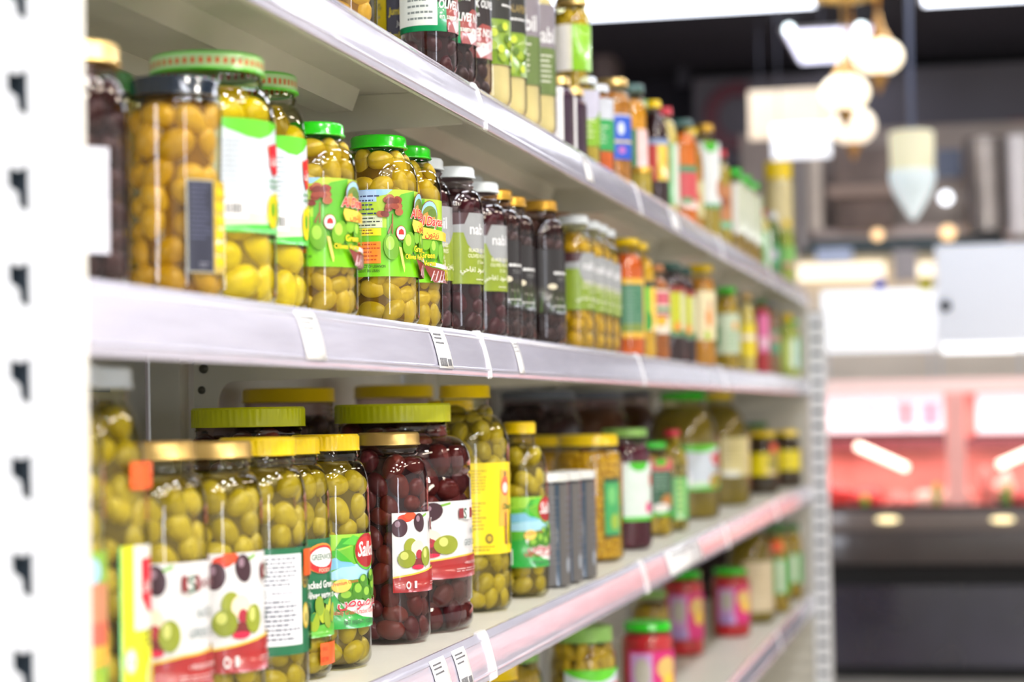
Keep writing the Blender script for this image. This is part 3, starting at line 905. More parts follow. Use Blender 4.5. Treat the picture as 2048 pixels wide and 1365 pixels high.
def slotted_post(name, label, X0, X1, Y0, Y1, z0, z1, pitch, zref, slot_y, sw, sh, notch=True):
    """box-section post whose near face is a sheet with keyhole slots cut through it"""
    t = thing(name, label, 'post', (X0, (Y0+Y1)/2, z0))
    off = (-X0, -(Y0+Y1)/2, -z0)
    zz = zref
    while zz - pitch > z0+.03: zz -= pitch
    low = [(0, 0), (1, 0), (1, .56), (.55, .42), (.5, .15), (.3, .08)] if notch else None
    top = [(0, 1), (.25, .93), (.5, .89), (.75, .93), (1, 1)] if notch else [(0, 1), (1, 1)]
    bm = bmesh.new()
    ya, yb = slot_y-sw/2, slot_y+sw/2
    def face(pts):
        bm.faces.new([bm.verts.new((X0, y, z)) for y, z in pts])
    face([(Y0, z0), (ya, z0), (ya, z1), (Y0, z1)]); face([(yb, z0), (Y1, z0), (Y1, z1), (yb, z1)])
    face([(ya, z0), (yb, z0), (yb, zz), (ya, zz)])
    while zz < z1:
        if low: face([(ya+a_*sw, zz+h*sh) for a_, h in low])
        zn_ = min(zz+pitch, z1)
        if zz+sh*1.01 < zn_: face([(ya+a_*sw, zz+h*sh) for a_, h in top] + [(yb, zn_), (ya, zn_)])
        zz += pitch
    bmesh.ops.triangulate(bm, faces=bm.faces)
    me = new_mesh('slotted_face', bm, M_UP, smooth=False)
    o = link('slotted_face', me, t); o.location = off
    bm = bmesh.new()
    add_box(bm, X0, X1, Y0-.0012, Y0, z0, z1); add_box(bm, X0, X1, Y1, Y1+.0012, z0, z1); add_box(bm, X1, X1+.0012, Y0, Y1, z0, z1)
    o = link('channel', new_mesh('channel', bm, mat('post_side_shaded', (226, 223, 218), rough=.45, noise=.02), smooth=False), t); o.location = off  # sides duller than the slotted face, shading put into the colour
    bm = bmesh.new(); add_box(bm, X0+.012, X0+.016, Y0+.001, Y1-.001, z0, z1)  # dark sheet paints the shade seen through the slots
    o = link('slot_shadow_sheet', new_mesh('slot_shadow_sheet', bm, M_DARKSLOT, smooth=False), t); o.location = off
    return t

pe = on_x(106, 700, 1.292)
ps = on_x(40, 700, 1.292)
zr = on_x(40, 812, 1.292).z
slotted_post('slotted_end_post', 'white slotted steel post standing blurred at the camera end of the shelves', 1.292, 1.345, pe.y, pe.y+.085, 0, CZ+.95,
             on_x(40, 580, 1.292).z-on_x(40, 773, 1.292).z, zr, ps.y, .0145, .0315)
pf = on_x(1654, 900, 7.48)
slotted_post('slotted_end_post', 'pale slotted steel post closing the far end of the shelves', 7.478, 7.53, pf.y, .60, 0, CZ+.33, .05, .1, (pf.y+.60)/2, .030, .016, notch=False)
# ribbed end panel
m = mat('ribbed_enamel', (206, 202, 190), rough=.5)
nt = m.node_tree; tc = nt.nodes.new('ShaderNodeTexCoord'); wv = nt.nodes.new('ShaderNodeTexWave'); wv.bands_direction = 'Z'; wv.inputs['Scale'].default_value = 6.5
rp = nt.nodes.new('ShaderNodeValToRGB'); rp.color_ramp.elements[0].position = .35; rp.color_ramp.elements[0].color = (*lin((120, 116, 106)), 1); rp.color_ramp.elements[1].position = .55; rp.color_ramp.elements[1].color = (*lin((214, 210, 198)), 1)
nt.links.new(tc.outputs['Object'], wv.inputs[0]); nt.links.new(wv.outputs[0], rp.inputs[0]); nt.links.new(rp.outputs[0], nt.nodes['Principled BSDF'].inputs['Base Color'])
bm = bmesh.new()
pr = []
z = .02
while z < CZ+.33:
    add_box(bm, 7.478, 7.490, .604, 1.06, z, z+.030); z += .048
add_box(bm, 7.490, 7.50, .604, 1.06, 0, CZ+.36)
tag(link('end_panel', new_mesh('end_panel', bm, mat('end_panel_enamel', (208, 204, 192), rough=.5, noise=.04), smooth=False)), 'ribbed cream steel end panel at the far end of the jar shelves', 'panel')

# ------------------------------------------------------------------ price tags in the rails
def rail_x(px, s):
    n = col_normal(px); z = DECK[s]-.025-CZ
    return (-n.y*.600 - n.z*z)/n.x
def price_tag(px0, px1, s, label, v0=.10, v1=.92, bar=True):
    x0, x1 = rail_x(px0, s), rail_x(px1, s)
    dk = DECK[s]; b = dk-.0515
    out = [(.5934, 0), (.5936, .006), (.5958, .018), (.6000, .034), (.6050, .049)]
    def P(v):
        z = v*.0535
        for (y0, z0), (y1, z1) in zip(out, out[1:]):
            if z0 <= z <= z1+1e-9: return (y0+(y1-y0)*(z-z0)/(z1-z0), b+z)
        return (out[-1][0]+.001, b+z)
    bm = bmesh.new()
    def strip(xa, xb, va, vb, off, mi):
        k = 5
        rows = []
        for i in range(k+1):
            y, z = P(va+(vb-va)*i/k)
            rows.append((bm.verts.new((xa, y-off, z)), bm.verts.new((xb, y-off, z))))
        for (a, c), (d, e) in zip(rows, rows[1:]):
            f = bm.faces.new((a, c, e, d)); f.material_index = mi
    strip(x0, x1, v0, v1, 0, 0)
    w = x1-x0
    rg = random.Random(int(px0))
    for v in (.80, .72, .62):
        strip(x0+w*.12, x0+w*(.5+.35*rg.random()), v, v+.035, .0003, 1)
    if bar:
        x = x0+w*.1
        while x < x0+w*.55:
            q = w*(.02+.03*rg.random()); strip(x, x+q, .14, .32, .0003, 1); x += q+w*.025
        strip(x0+w*.66, x0+w*.9, .16, .30, .0003, 1)
    bmesh.ops.recalc_face_normals(bm, faces=bm.faces)
    o = link('price_tag', new_mesh('price_tag', bm, [mat('tag_paper', (244, 244, 244), rough=.6, noise=.02), mat('tag_ink', (110, 110, 116), rough=.6, noise=.05)]))
    sol = o.modifiers.new('paper', 'SOLIDIFY'); sol.thickness = .0003
    tag(o, label, 'price tag', 'paper price tags in the shelf rails')
price_tag(868, 896, 'M', 'small white barcode price tag on the second shelf rail just before its white clip')
price_tag(600, 640, 'M', 'pale blank paper tag on the second shelf rail below the last tree-label olive jars', bar=False)
price_tag(912, 937, 'B', 'white paper price tag with barcode on the third shelf rail beside the thick white clip')
price_tag(868, 897, 'B', 'white paper price tag cut by the picture bottom on the third shelf rail')
price_tag(1166, 1180, 'T', 'white paper price tag on the top shelf rail below the white-lidded bottles', bar=False)
price_tag(1340, 1356, 'T', 'faint white paper price tag on the top shelf rail below the orange jars', bar=False)
price_tag(1030, 1040, 'M', 'narrow pale paper tag on the second shelf rail past the first white clip', bar=False)
price_tag(1335, 1400, 'B', 'wide white paper price tag on the third shelf rail past the maroon beet jar', bar=False)

# ================================================================== the jars
kind('tree', R=.0435, H=.20, rl=.0315, hl=.0135, zs=.74, zn=.885, lc='green', cont='green', ind=True, label=lab_tree, name='olive_jar')
kind('check', R=.060, H=.230, rl=.0510, hl=.018, zs=.70, zn=.87, lc='check', cont='lime', ind=True, label=lambda R, H: lab_wave(R, H))
kind('check2', R=.048, H=.230, rl=.0400, hl=.018, zs=.70, zn=.87, lc='check', cont='lime', ind=True, label=lambda R, H: lab_wave(R, H, a0=8))
kind('window', R=.0395, H=.187, rl=.037, hl=.0165, zs=.86, zn=.915, waist=.035, lc='black', cont='gold', ind=True, label=lab_window)
kind('window2', R=.0395, H=.187, rl=.037, hl=.0165, zs=.86, zn=.915, waist=.035, lc='dgreen', cont='gold', ind=True, label=lab_navy)
kind('whiteblack', R=.041, H=.185, rl=.035, hl=.016, zs=.62, zn=.86, lc='gold', cont='black', glass=G_DARK, ind=True, label=lab_jarwhite)
kind('nabil_dark', R=.0385, H=.21, rl=.0285, hl=.014, zs=.72, zn=.87, lc='white', cont='plum', glass=G_DARK, ind=True, label=lambda R, H: lab_nabil(R, H, a0=-26))
kind('nabil_green', R=.034, H=.21, rl=.026, hl=.0135, zs=.72, zn=.87, lc='white', cont='yellow', label=lambda R, H: lab_nabil(R, H, a0=-60, low=(126, 150, 44), txt=('GREEN OLIVES', 'OLIVES VERTES', '(1 Litre)')))
kind('tree_black', R=.0385, H=.21, rl=.028, hl=.0145, zs=.74, zn=.88, lc='goldm', cont='black', glass=G_DARK, label=lab_blacktree)
kind('tree_gold', R=.0385, H=.21, rl=.028, hl=.0145, zs=.74, zn=.88, lc='brown', cont='yellow', label=lambda R, H: lab_blocks(R, H, .30, .80, -80, 110, (42, 38, 40), [('r', -80, 0, 110, .34, (196, 160, 40)), ('e', 10, .26, 14, .10, (214, 190, 40)), ('e', 44, .22, 16, .12, (206, 176, 40)), ('l', 10, 80, .46, .58, 2, (200, 200, 200)), ('r', -80, .0, 110, .06, (225, 225, 220))]))
kind('siouras', R=.047, H=.25, rl=.037, hl=.0155, zs=.74, zn=.885, lc='gold', cont='bgreen', ind=True, label=lambda R, H: lab_siouras(R, H, a0=-41, z0=.175, z1=.60))
kind('siouras_b', R=.047, H=.25, rl=.037, hl=.0155, zs=.74, zn=.885, lc='gold', cont='bgreen', ind=True, label=lambda R, H: lab_siouras(R, H, a0=-8, z0=.175, z1=.60))
kind('siouras_black', R=.047, H=.25, rl=.037, hl=.0155, zs=.74, zn=.885, lc='gold', cont='maroon', glass=G_DARK, ind=True, label=lambda R, H: lab_siouras(R, H, a0=3, z0=.245, z1=.62))
kind('siouras_tub', R=.098, H=.283, rl=.0735, rn=.068, hl=.0235, zs=.73, zn=.86, sp=.9, rings=(.1, .93), lid='ribbed', lc='lime', cont='maroonbig', glass=G_PETD, ind=True, label=lambda R, H: lab_siouras(R, H, a0=-4, z0=.235, z1=.57), name='olive_tub')
kind('siouras_tub2', R=.080, H=.283, rl=.068, rn=.063, hl=.0235, zs=.73, zn=.86, sp=.9, lid='ribbed', lc='lime', cont='maroonbig', glass=G_PETD, label=None, name='olive_tub')
kind('gold_tub', R=.078, H=.31, rl=.064, hl=.020, zs=.74, zn=.87, lid='twist', lc='yellow', cont='black', glass=G_DARK, label=None, name='olive_tub')
kind('greenworld', R=.047, H=.25, rl=.037, hl=.0175, zs=.73, zn=.885, lid='screw', lc='yellow', cont='bgreen', ind=True, label=lab_greenworld)
kind('salloum', R=.047, H=.25, rl=.037, hl=.0175, zs=.73, zn=.885, lid='screw', lc='yellow', cont='bgreen', ind=True, label=lab_salloum)
kind('salloum_small', R=.0395, H=.25, rl=.0235, hl=.0165, zs=.68, zn=.87, lid='screw', lc='yellow', cont='bgreen', ind=True, label=lambda R, H: lab_salloum(R, H, bc=True))
kind('yellowlab', R=.060, H=.31, rl=.035, hl=.018, zs=.71, zn=.87, lc='yellow', cont='bgreen', ind=True, label=lab_yellow)
kind('tallbottle', R=.045, H=.31, rl=.033, rn=.029, hl=.016, zs=.66, zn=.915, sp=1.5, lc='white', cont='bgreen', ind=True, name='olive_bottle',
     label=lambda R, H: lab_blocks(R, H, .10, .56, 28, 120, (226, 226, 30), [('r', 28, 0, 31, 1, (70, 180, 90)), ('r', 46, .55, 120, 1, (232, 232, 226)), ('r', 56, .70, 120, .93, (214, 30, 50)), ('e', 84, .70, 24, .07, (214, 30, 50)), ('t', AR_OLIVES, 60, .77, .09, WHT), ('e', 40, .39, 7, .07, (120, 210, 150)), ('e', 40, .39, 5.5, .055, (230, 240, 235)), ('e', 41, .385, 2, .02, (50, 160, 90)), ('l', 58, 100, .46, .56, 3, (100, 110, 60)), ('e', 84, .27, 20, .13, (236, 238, 210)), ('e', 80, .28, 12, .09, (220, 200, 20)), ('e', 88, .24, 12, .07, (206, 186, 20)), ('r', 28, 0, 120, .09, (214, 224, 120))]))
kind('tallbottle2', R=.036, H=.31, rl=.033, rn=.029, hl=.016, zs=.66, zn=.915, sp=1.5, lc='white', cont='bgreen', ind=True, name='olive_bottle',
     label=lambda R, H: lab_blocks(R, H, .10, .56, -20, 120, (130, 176, 60), [('e', 52, .90, 18, .07, (160, 196, 224)), ('r', 30, .60, 120, .84, (196, 130, 96)), ('r', 30, .50, 120, .64, (206, 96, 76)), ('r', 30, .42, 120, .52, (236, 170, 60)), ('e', 52, .30, 26, .12, (150, 180, 50)), ('e', 70, .22, 20, .08, (190, 205, 60)), ('r', 30, .0, 120, .10, (196, 190, 200)), ('l', 34, 80, .12, .2, 2, (60, 90, 40))]))
kind('cornjar', R=.062, H=.226, rl=.054, hl=.020, zs=.76, zn=.87, lc='yellow', cont='corn', label=lambda R, H: lab_blocks(R, H, .20, .66, 27, 62, (62, 160, 90), [('r', 27, .93, 62, 1, (40, 60, 40)), ('e', 48, .25, 9, .14, (150, 180, 60)), ('r', 27, 0, 62, .04, (30, 70, 40)), ('e', 42, .7, 9, .16, (110, 190, 110))]))
kind('cornjar_w', R=.045, H=.19, rl=.036, hl=.016, zs=.76, zn=.87, lc='white', cont='corn', label=lambda R, H: lab_blocks(R, H, .28, .62, 20, 80, (222, 220, 214), [('l', 24, 70, .1, .9, 6, (180, 176, 170))]))
kind('beet', R=.050, H=.234, rl=.044, hl=.016, zs=.72, zn=.86, lc='pale', mode='mass', name='beet_jar', cm=mat('beet_flesh', (92, 20, 52), rough=.3, noise=.35, nscale=40), glass=G_DARK,
     label=lambda R, H: lab_blocks(R, H, .24, .72, -30, 100, (216, 230, 222), [('e', 34, 1.0, 26, .15, GRN), ('r', -30, 0, 100, .07, GRN), ('e', 62, .22, 12, .10, (220, 20, 120)), ('r', 66, .60, 100, .80, (206, 40, 46)), ('r', -30, .84, -2, 1, (240, 240, 240))]))
kind('greylid', fill=.92, R=.098, H=.30, rl=.080, hl=.020, zs=.55, zn=.86, sp=1.2, lc='grey', cont='black', glass=G_DARK, name='pickle_tub')
kind('greylid_brown', R=.108, H=.31, rl=.086, hl=.020, zs=.45, zn=.86, sp=1.2, lc='grey', mode='mass', name='pickle_tub', cm=mat('brown_brine', (92, 56, 22), rough=.3, noise=.35, nscale=12), glass=G_DARK)
def wave_small(R, H, acc=(205, 160, 50)):
    return lab_wave(R, H, a0=-30, a1=95, accent=acc)
kind('bigbottle', R=.086, H=.31, rl=.056, hl=.018, zs=.52, zn=.88, sp=1.3, lc='green', mode='mass', name='pickle_bottle', cm=mat('pickle_green', (122, 106, 22), rough=.3, noise=.3, nscale=14),
     label=lambda R, H: lab_wave(R, .80*H, a0=-32, a1=150, accent=(196, 140, 50)))
kind('bigbottle_y', R=.080, H=.31, rl=.036, hl=.018, zs=.52, zn=.88, sp=1.3, lc='yellow', mode='mass', name='pickle_bottle', cm=mat('pickle_green', (122, 106, 22)),
     label=lambda R, H: lab_blocks(R, H, .26, .60, 0, 100, (210, 196, 136), [('r', 0, 0, 40, .14, (226, 226, 206)), ('l', 8, 60, .3, .8, 5, (176, 160, 96))]))
kind('beige_bottle', R=.070, H=.30, rl=.036, hl=.016, zs=.55, zn=.88, sp=1.3, lc='yellow', mode='mass', name='pickle_bottle', cm=mat('pickle_green', (122, 106, 22)),
     label=lambda R, H: lab_blocks(R, H, .12, .62, -20, 110, (214, 196, 160), [('l', 8, 60, .3, .8, 5, (190, 170, 130))]))
kind('redcap', R=.033, H=.23, rl=.018, hl=.016, zs=.66, zn=.88, lc='red', cont='bgreen', name='pickle_bottle',
     label=lambda R, H: lab_blocks(R, H, .12, .56, -60, 110, (70, 176, 100), [('r', 10, 0, 50, 1, (150, 200, 110)), ('l', 12, 46, .1, .9, 6, (60, 130, 70)), ('r', -60, .94, 110, 1, (60, 60, 40))]))
kind('meatlab', R=.046, H=.21, rl=.036, hl=.014, zs=.7, zn=.86, lc='green', cont='green',
     label=lambda R, H: lab_blocks(R, H, .22, .82, -60, 110, (46, 92, 64), [('r', -60, .80, 110, 1, (206, 90, 96)), ('e', 30, .94, 20, .06, GRN), ('l', 10, 60, .45, .76, 6, (150, 180, 160)), ('e', 50, .26, 22, .12, (180, 120, 50)), ('e', 30, .14, 26, .08, (230, 226, 220)), ('r', -60, 0, 110, .06, GRN)]))
kind('yellband', R=.050, H=.225, rl=.040, hl=.018, zs=.62, zn=.86, lc='yellow', cont='black',
     label=lambda R, H: lab_blocks(R, H, .30, .66, -90, 100, (236, 216, 0), [('r', 20, 0, 100, 1, (190, 160, 60)), ('e', 44, .5, 20, .34, (150, 140, 60))]))
kind('yellband_g', R=.048, H=.225, rl=.038, hl=.018, zs=.62, zn=.86, lc='dgreen', cont='green')
kind('waveolive', R=.058, H=.20, rl=.051, hl=.019, zs=.75, zn=.86, lc='pale', cont='green', label=lambda R, H: lab_wave(R, 1.02*H, a0=-34, a1=150, accent=(200, 60, 40)))
kind('pinkjar', R=.054, H=.20, rl=.048, hl=.016, zs=.78, zn=.88, lc='green', mode='mass', name='pink_turnip_jar', cm=mat('pink_turnip', (200, 20, 62), rough=.3, noise=.25, nscale=30),
     label=lambda R, H: lab_blocks(R, H, .20, .74, -44, 90, (214, 30, 120), [('r', -40, .08, 10, .96, (196, 150, 206)), ('e', -12, .62, 18, .26, (186, 182, 170)), ('e', 46, .70, 26, .2, (226, 190, 110)), ('e', 52, .46, 20, .16, (240, 200, 70)), ('r', -40, .0, 14, .22, (170, 140, 200))]))
kind('leaffoot', R=.048, H=.22, rl=.040, hl=.014, zs=.7, zn=.86, lc='pale', cont='green')
kind('greenlab', R=.045, H=.21, rl=.036, hl=.016, zs=.6, zn=.86, lc='dgreen', cont='green',
     label=lambda R, H: lab_blocks(R, H, .22, .62, -60, 100, (70, 160, 60), [('r', 10, .05, 36, .95, (216, 226, 200)), ('r', -60, 0, -20, 1, (226, 180, 60))]))
kind('tub', R=.036, H=.16, rl=.0375, rn=.036, hl=.012, zs=.93, zn=.94, lc='white', mode='mass', name='deli_tub', cm=mat('dark_brine', (58, 60, 66), rough=.4, noise=.2), glass=G_PET, fill=.92,
     label=lambda R, H: lab_blocks(R, H, .02, .90, -90, 110, (92, 88, 86), [('r', -40, 0, -26, 1, (26, 62, 64)), ('r', 22, 0, 34, 1, (34, 58, 78)), ('l', 4, 32, .2, .9, 14, (104, 104, 110)), ('l', 56, 90, .2, .9, 10, (110, 110, 120)), ('e', 62, .2, 8, .08, (150, 156, 166))]))
LID['clear'] = lambda: mat('lid_clear_plastic', (206, 206, 200), rough=.2, noise=.06, coat=.6)
KINDS['tub']['lc'] = 'clear'

def sm(key, **k):
    """small plain bottle or jar for the far half of the shelves"""
    lab = k.pop('lab', None)
    if lab: k['label'] = (lambda spec: (lambda R, H: lab_blocks(R, H, *spec)))(lab)
    kind(key, **k)
C_ORANGE = mat('orange_pickle', (214, 92, 16), rough=.3, noise=.2, nscale=40)
C_GOLDS = mat('golden_sauce', (200, 136, 20), rough=.3, noise=.15, nscale=30)
C_BROWN = mat('brown_sauce', (166, 88, 22), rough=.3, noise=.2, nscale=30)
C_DARK = mat('dark_sauce', (56, 34, 34), rough=.3, noise=.2, nscale=30)
C_PINK = mat('pink_syrup', (190, 24, 70), rough=.3, noise=.15, nscale=30)
C_PALE = mat('pale_brine', (176, 156, 60), rough=.3, noise=.25, nscale=24)
C_CLEARY = mat('clear_yellow', (216, 200, 134), rough=.3, noise=.12, nscale=24)
C_PURP = mat('purple_brine', (70, 48, 80), rough=.3, noise=.2, nscale=30)
M_ = dict(mode='mass')
sm('oliveyellow', R=.034, rl=.026, lc='yellow', cont='yellow', lab=(.22, .78, -80, 110, (190, 196, 60), [('e', 40, .25, 18, .12, (220, 200, 20)), ('r', 50, .6, 110, .9, (240, 96, 40)), ('r', -80, .8, 110, 1, (110, 120, 40))]))
sm('orange_green', R=.036, rl=.028, hl=.012, lc='yellow', name='pickle_jar', cm=C_ORANGE, lab=(.16, .66, -70, 110, (226, 176, 60), [('r', -40, .10, 64, .90, (64, 120, 90)), ('l', -30, 56, .16, .84, 12, (120, 160, 130)), ('r', -40, .1, 64, .24, (120, 140, 60))]), **M_)
sm('lemon_bottle', R=.033, rl=.019, hl=.014, zs=.66, zn=.88, lc='yellow', name='pickle_bottle', cm=mat('lemon_sauce', (216, 170, 50), rough=.3, noise=.15), lab=(.24, .66, -80, 110, (90, 190, 60), [('r', 40, 0, 110, 1, (236, 190, 70)), ('r', -80, .0, 20, .6, (200, 216, 110)), ('r', -80, .88, 110, 1, (60, 66, 50)), ('e', 34, .2, 14, .2, (40, 150, 60))]), **M_)
sm('brown_red', R=.036, rl=.026, lc='brown', name='sauce_jar', cm=C_BROWN, lab=(.28, .74, -80, 110, (226, 216, 196), [('r', -80, .66, 110, .94, (206, 96, 110)), ('r', -80, .5, 110, .6, (90, 130, 90)), ('e', 30, .3, 24, .12, (230, 180, 40)), ('r', -80, .38, 110, .46, (180, 90, 100))]), **M_)
sm('black_lime', R=.036, rl=.028, lc='teal', name='sauce_jar', cm=C_DARK, glass=G_DARK, lab=(.26, .76, -80, 110, (206, 206, 160), [('r', -2, .1, 44, .9, (196, 200, 20)), ('r', -80, .88, 110, 1, (150, 60, 50)), ('r', -80, 0, 110, .12, (60, 110, 50)), ('e', 30, .2, 14, .1, (230, 150, 40))]), **M_)
sm('gold_cream', R=.034, rl=.029, hl=.014, lc='yellow', name='sauce_jar', cm=C_GOLDS, lab=(.26, .74, -50, 110, (240, 226, 180), [('e', 34, .45, 14, .2, (230, 140, 60)), ('e', 26, .1, 14, .1, (180, 200, 50)), ('e', 38, .72, 8, .08, (190, 120, 80))]), **M_)
sm('green_leafy', R=.034, rl=.026, lc='green', cont='green', lab=(.20, .68, -80, 110, (196, 210, 180), [('r', -80, .2, -30, .7, (60, 150, 90)), ('e', 40, .7, 14, .1, (240, 170, 60)), ('l', 0, 60, .1, .6, 5, (110, 160, 110))]))
sm('yellow_tag', R=.024, rl=.014, hl=.014, zs=.55, zn=.86, lc='gold', name='sauce_bottle', cm=C_CLEARY, lab=(.2, .62, -60, 90, (236, 212, 30), [('r', -60, .5, 90, .66, (240, 230, 210)), ('e', 10, .8, 20, .1, (240, 220, 60))]), **M_)
sm('pink_bottle', R=.026, rl=.018, hl=.012, zs=.74, zn=.9, lc='dgreen', name='syrup_bottle', cm=C_PINK, lab=(.3, .8, -20, 60, (226, 110, 160), [('r', -10, .1, 50, .4, (236, 190, 210))]), **M_)
sm('brown_bottle', R=.026, rl=.018, hl=.014, zs=.6, zn=.88, lc='grey', name='sauce_bottle', cm=mat('mulled_sauce', (140, 104, 90), rough=.3, noise=.2), lab=(.3, .62, -60, 90, (96, 150, 116), [('r', -60, .5, 90, .8, (196, 140, 130))]), **M_)
sm('lime_bottle', R=.028, rl=.018, hl=.022, zs=.6, zn=.84, lc='yellow', name='sauce_bottle', cm=mat('lime_sauce', (176, 196, 90), rough=.3, noise=.15), lab=(.16, .6, -80, 90, (196, 214, 110), [('r', 30, 0, 90, 1, (220, 232, 226))]), **M_)
sm('green_white', R=.030, rl=.020, hl=.014, zs=.62, zn=.86, lc='green', name='sauce_bottle', cm=mat('lime_sauce', (176, 196, 90)), lab=(.16, .7, -80, 90, (216, 232, 226), [('r', 34, 0, 60, 1, (70, 170, 70))]), **M_)
# top shelf
sm('noires', bb=.024, R=.0345, H=.24, rl=.028, cont='black', glass=G_DARK, lc='white'); KINDS['noires']['label'] = lab_noires; KINDS['noires']['cont'] = 'plum'
sm('noires2', bb=.024, R=.0345, H=.24, rl=.028, cont='black', glass=G_DARK, lc='white'); KINDS['noires2']['label'] = lambda R, H: lab_noires(R, H, a0=-40)
sm('jumbo', R=.036, H=.24, rl=.028, cont='gold', lc='black'); KINDS['jumbo']['label'] = lab_jumbo
sm('jalapeno', bb=.024, R=.033, H=.25, rl=.026, name='pickle_jar', lc='gold', cm=C_CLEARY, glass=G_PET, **M_); KINDS['jalapeno']['label'] = lab_blackgreen
sm('nabil_pale', bb=.024, R=.033, H=.25, rl=.026, name='pickle_jar', lc='white', cm=C_CLEARY, glass=G_PET, **M_); KINDS['nabil_pale']['label'] = lambda R, H: lab_blocks(R, H, .26, .80, -60, 110, (96, 116, 60), [('r', -60, .52, 110, 1, (132, 124, 132)), ('t', 'nabil', -4, .58, .24, (214, 214, 216)), ('l', 10, 60, .12, .46, 6, (216, 216, 200)), ('e', -30, .3, 20, .1, (190, 170, 50))])
sm('two_tone', R=.0315, H=.16, rl=.026, name='pickle_jar', cont='green', lc='gold', lab=(.22, .70, -90, 110, (236, 232, 226), [('r', 0, 0, 110, 1, (140, 196, 44)), ('r', -14, -.0, 0, 1, (225, 220, 200))]))
sm('purple_white', R=.026, H=.125, rl=.021, name='pickle_jar', cm=C_PURP, glass=G_DARK, lc='gold', lab=(.16, .86, -46, 20, (236, 234, 236), [('l', -40, 14, .1, .9, 9, (190, 186, 196))]), **M_)
sm('nabil_small', R=.030, rl=.0255, H=.165, hl=.013, name='pickle_jar', cm=C_PALE, lc='white', lab=(.22, .84, -60, 100, (130, 176, 40), [('r', -60, .62, 100, 1, (190, 188, 206)), ('e', 20, .6, 44, .12, (190, 188, 206)), ('l', -14, 50, .12, .5, 4, (220, 226, 180))]), **M_)
sm('nabil_small_g', R=.034, rl=.026, H=.165, hl=.013, name='pickle_jar', cm=C_ORANGE, lc='white', lab=(.26, .84, -60, 100, (44, 156, 80), [('r', -60, .60, 100, 1, (196, 200, 210)), ('l', -14, 50, .12, .5, 4, (200, 226, 190))]), **M_)
sm('orange_blue', R=.034, rl=.029, H=.195, hl=.013, name='pickle_jar', cm=mat('mixed_pickle', (186, 120, 50), rough=.3, noise=.4, nscale=60), lc='gold', lab=(.24, .66, -4, 110, (30, 84, 200), [('e', 28, .68, 12, .14, (216, 226, 246)), ('r', -4, .36, 110, .42, (210, 196, 140)), ('r', -4, .95, 110, 1.0, (200, 200, 220)), ('e', 30, .2, 12, .08, (190, 110, 190))]), **M_)
sm('yellow_dgreen', R=.033, rl=.028, H=.195, name='pickle_jar', cm=mat('golden_pickle', (226, 156, 30), rough=.3, noise=.25, nscale=40), lc='teal', lab=(.2, .62, -90, 110, (36, 110, 60), [('r', 22, 0, 110, 1, (236, 200, 196)), ('l', -40, 16, .1, .9, 7, (60, 140, 80))]), **M_)
sm('pinkish', R=.032, rl=.026, H=.18, name='pickle_jar', cm=C_CLEARY, lc='pale', lab=(.12, .86, -90, 110, (236, 206, 200), [('r', 30, 0, 110, 1, (206, 226, 210)), ('e', 10, .2, 20, .12, (90, 170, 140)), ('e', 20, .6, 20, .12, (206, 190, 120))]), **M_)
sm('small_gold', R=.024, rl=.0245, H=.06, hl=.012, name='pickle_jar', cm=C_PALE, lc='goldm', **M_)
sm('red_yellow', R=.028, rl=.014, H=.21, hl=.014, zs=.6, zn=.88, name='sauce_bottle', cm=C_DARK, lc='yellow', glass=G_DARK, lab=(.26, .64, -80, 100, (196, 70, 66), [('r', 10, 0, 60, 1, (226, 196, 60)), ('r', -80, .86, 100, 1, (140, 160, 200))]), **M_)
sm('green_stripe', R=.028, rl=.015, H=.20, hl=.014, zs=.6, zn=.88, name='sauce_bottle', cm=C_CLEARY, lc='red', lab=(.1, .66, -80, 100, (216, 222, 206), [('r', 0, 0, 34, 1, (120, 190, 120))]), **M_)
sm('orange_red', R=.034, rl=.027, H=.21, zs=.74, name='pickle_jar', cm=mat('carrot_pickle', (236, 120, 14), rough=.3, noise=.2, nscale=40), lc='teal', lab=(.16, .56, -90, 110, (214, 84, 90), [('r', -90, .86, 110, 1.0, (30, 150, 110)), ('r', -90, 0, 110, .2, (226, 196, 180)), ('e', 20, .2, 24, .07, (80, 160, 110))]), **M_)
sm('yellowcap_b', R=.028, rl=.014, H=.22, hl=.014, zs=.55, zn=.88, name='sauce_bottle', cm=C_GOLDS, lc='yellow', lab=(.16, .5, -80, 110, (216, 206, 150), [('e', 20, .5, 30, .2, (196, 130, 80))]), **M_)
sm('wave_tall', R=.036, rl=.022, H=.22, zs=.72, hl=.014, name='pickle_bottle', cm=C_PALE, lc='goldm', lab=(.28, .84, -36, 110, (232, 236, 234), [('e', 24, 1.0, 30, .16, GRN), ('r', -36, 0, 110, .06, (60, 160, 90)), ('e', 70, .3, 22, .16, (190, 110, 60))]), **M_)
sm('redlid_tan', R=.030, rl=.020, H=.2, name='sauce_jar', cm=C_PALE, lc='red', lab=(.2, .64, -80, 110, (196, 130, 80), [('r', -80, 0, 110, .16, (110, 180, 130)), ('e', 20, .6, 30, .14, (150, 80, 50))]), **M_)
sm('greenlid_pale', R=.030, rl=.022, H=.2, name='pickle_jar', cm=mat('olive_brine', (150, 120, 40), rough=.3, noise=.3), lc='green', lab=(.26, .84, -80, 110, (220, 218, 206), [('r', 36, 0, 110, 1, (190, 200, 160))]), **M_)
sm('big_yellow', R=.052, rl=.047, H=.30, hl=.040, zs=.80, zn=.86, lid='screw', name='oil_jug', cat='jug', cm=mat('pale_oil', (240, 222, 160), rough=.3, noise=.08), glass=G_PET, lc='yellow', **M_)
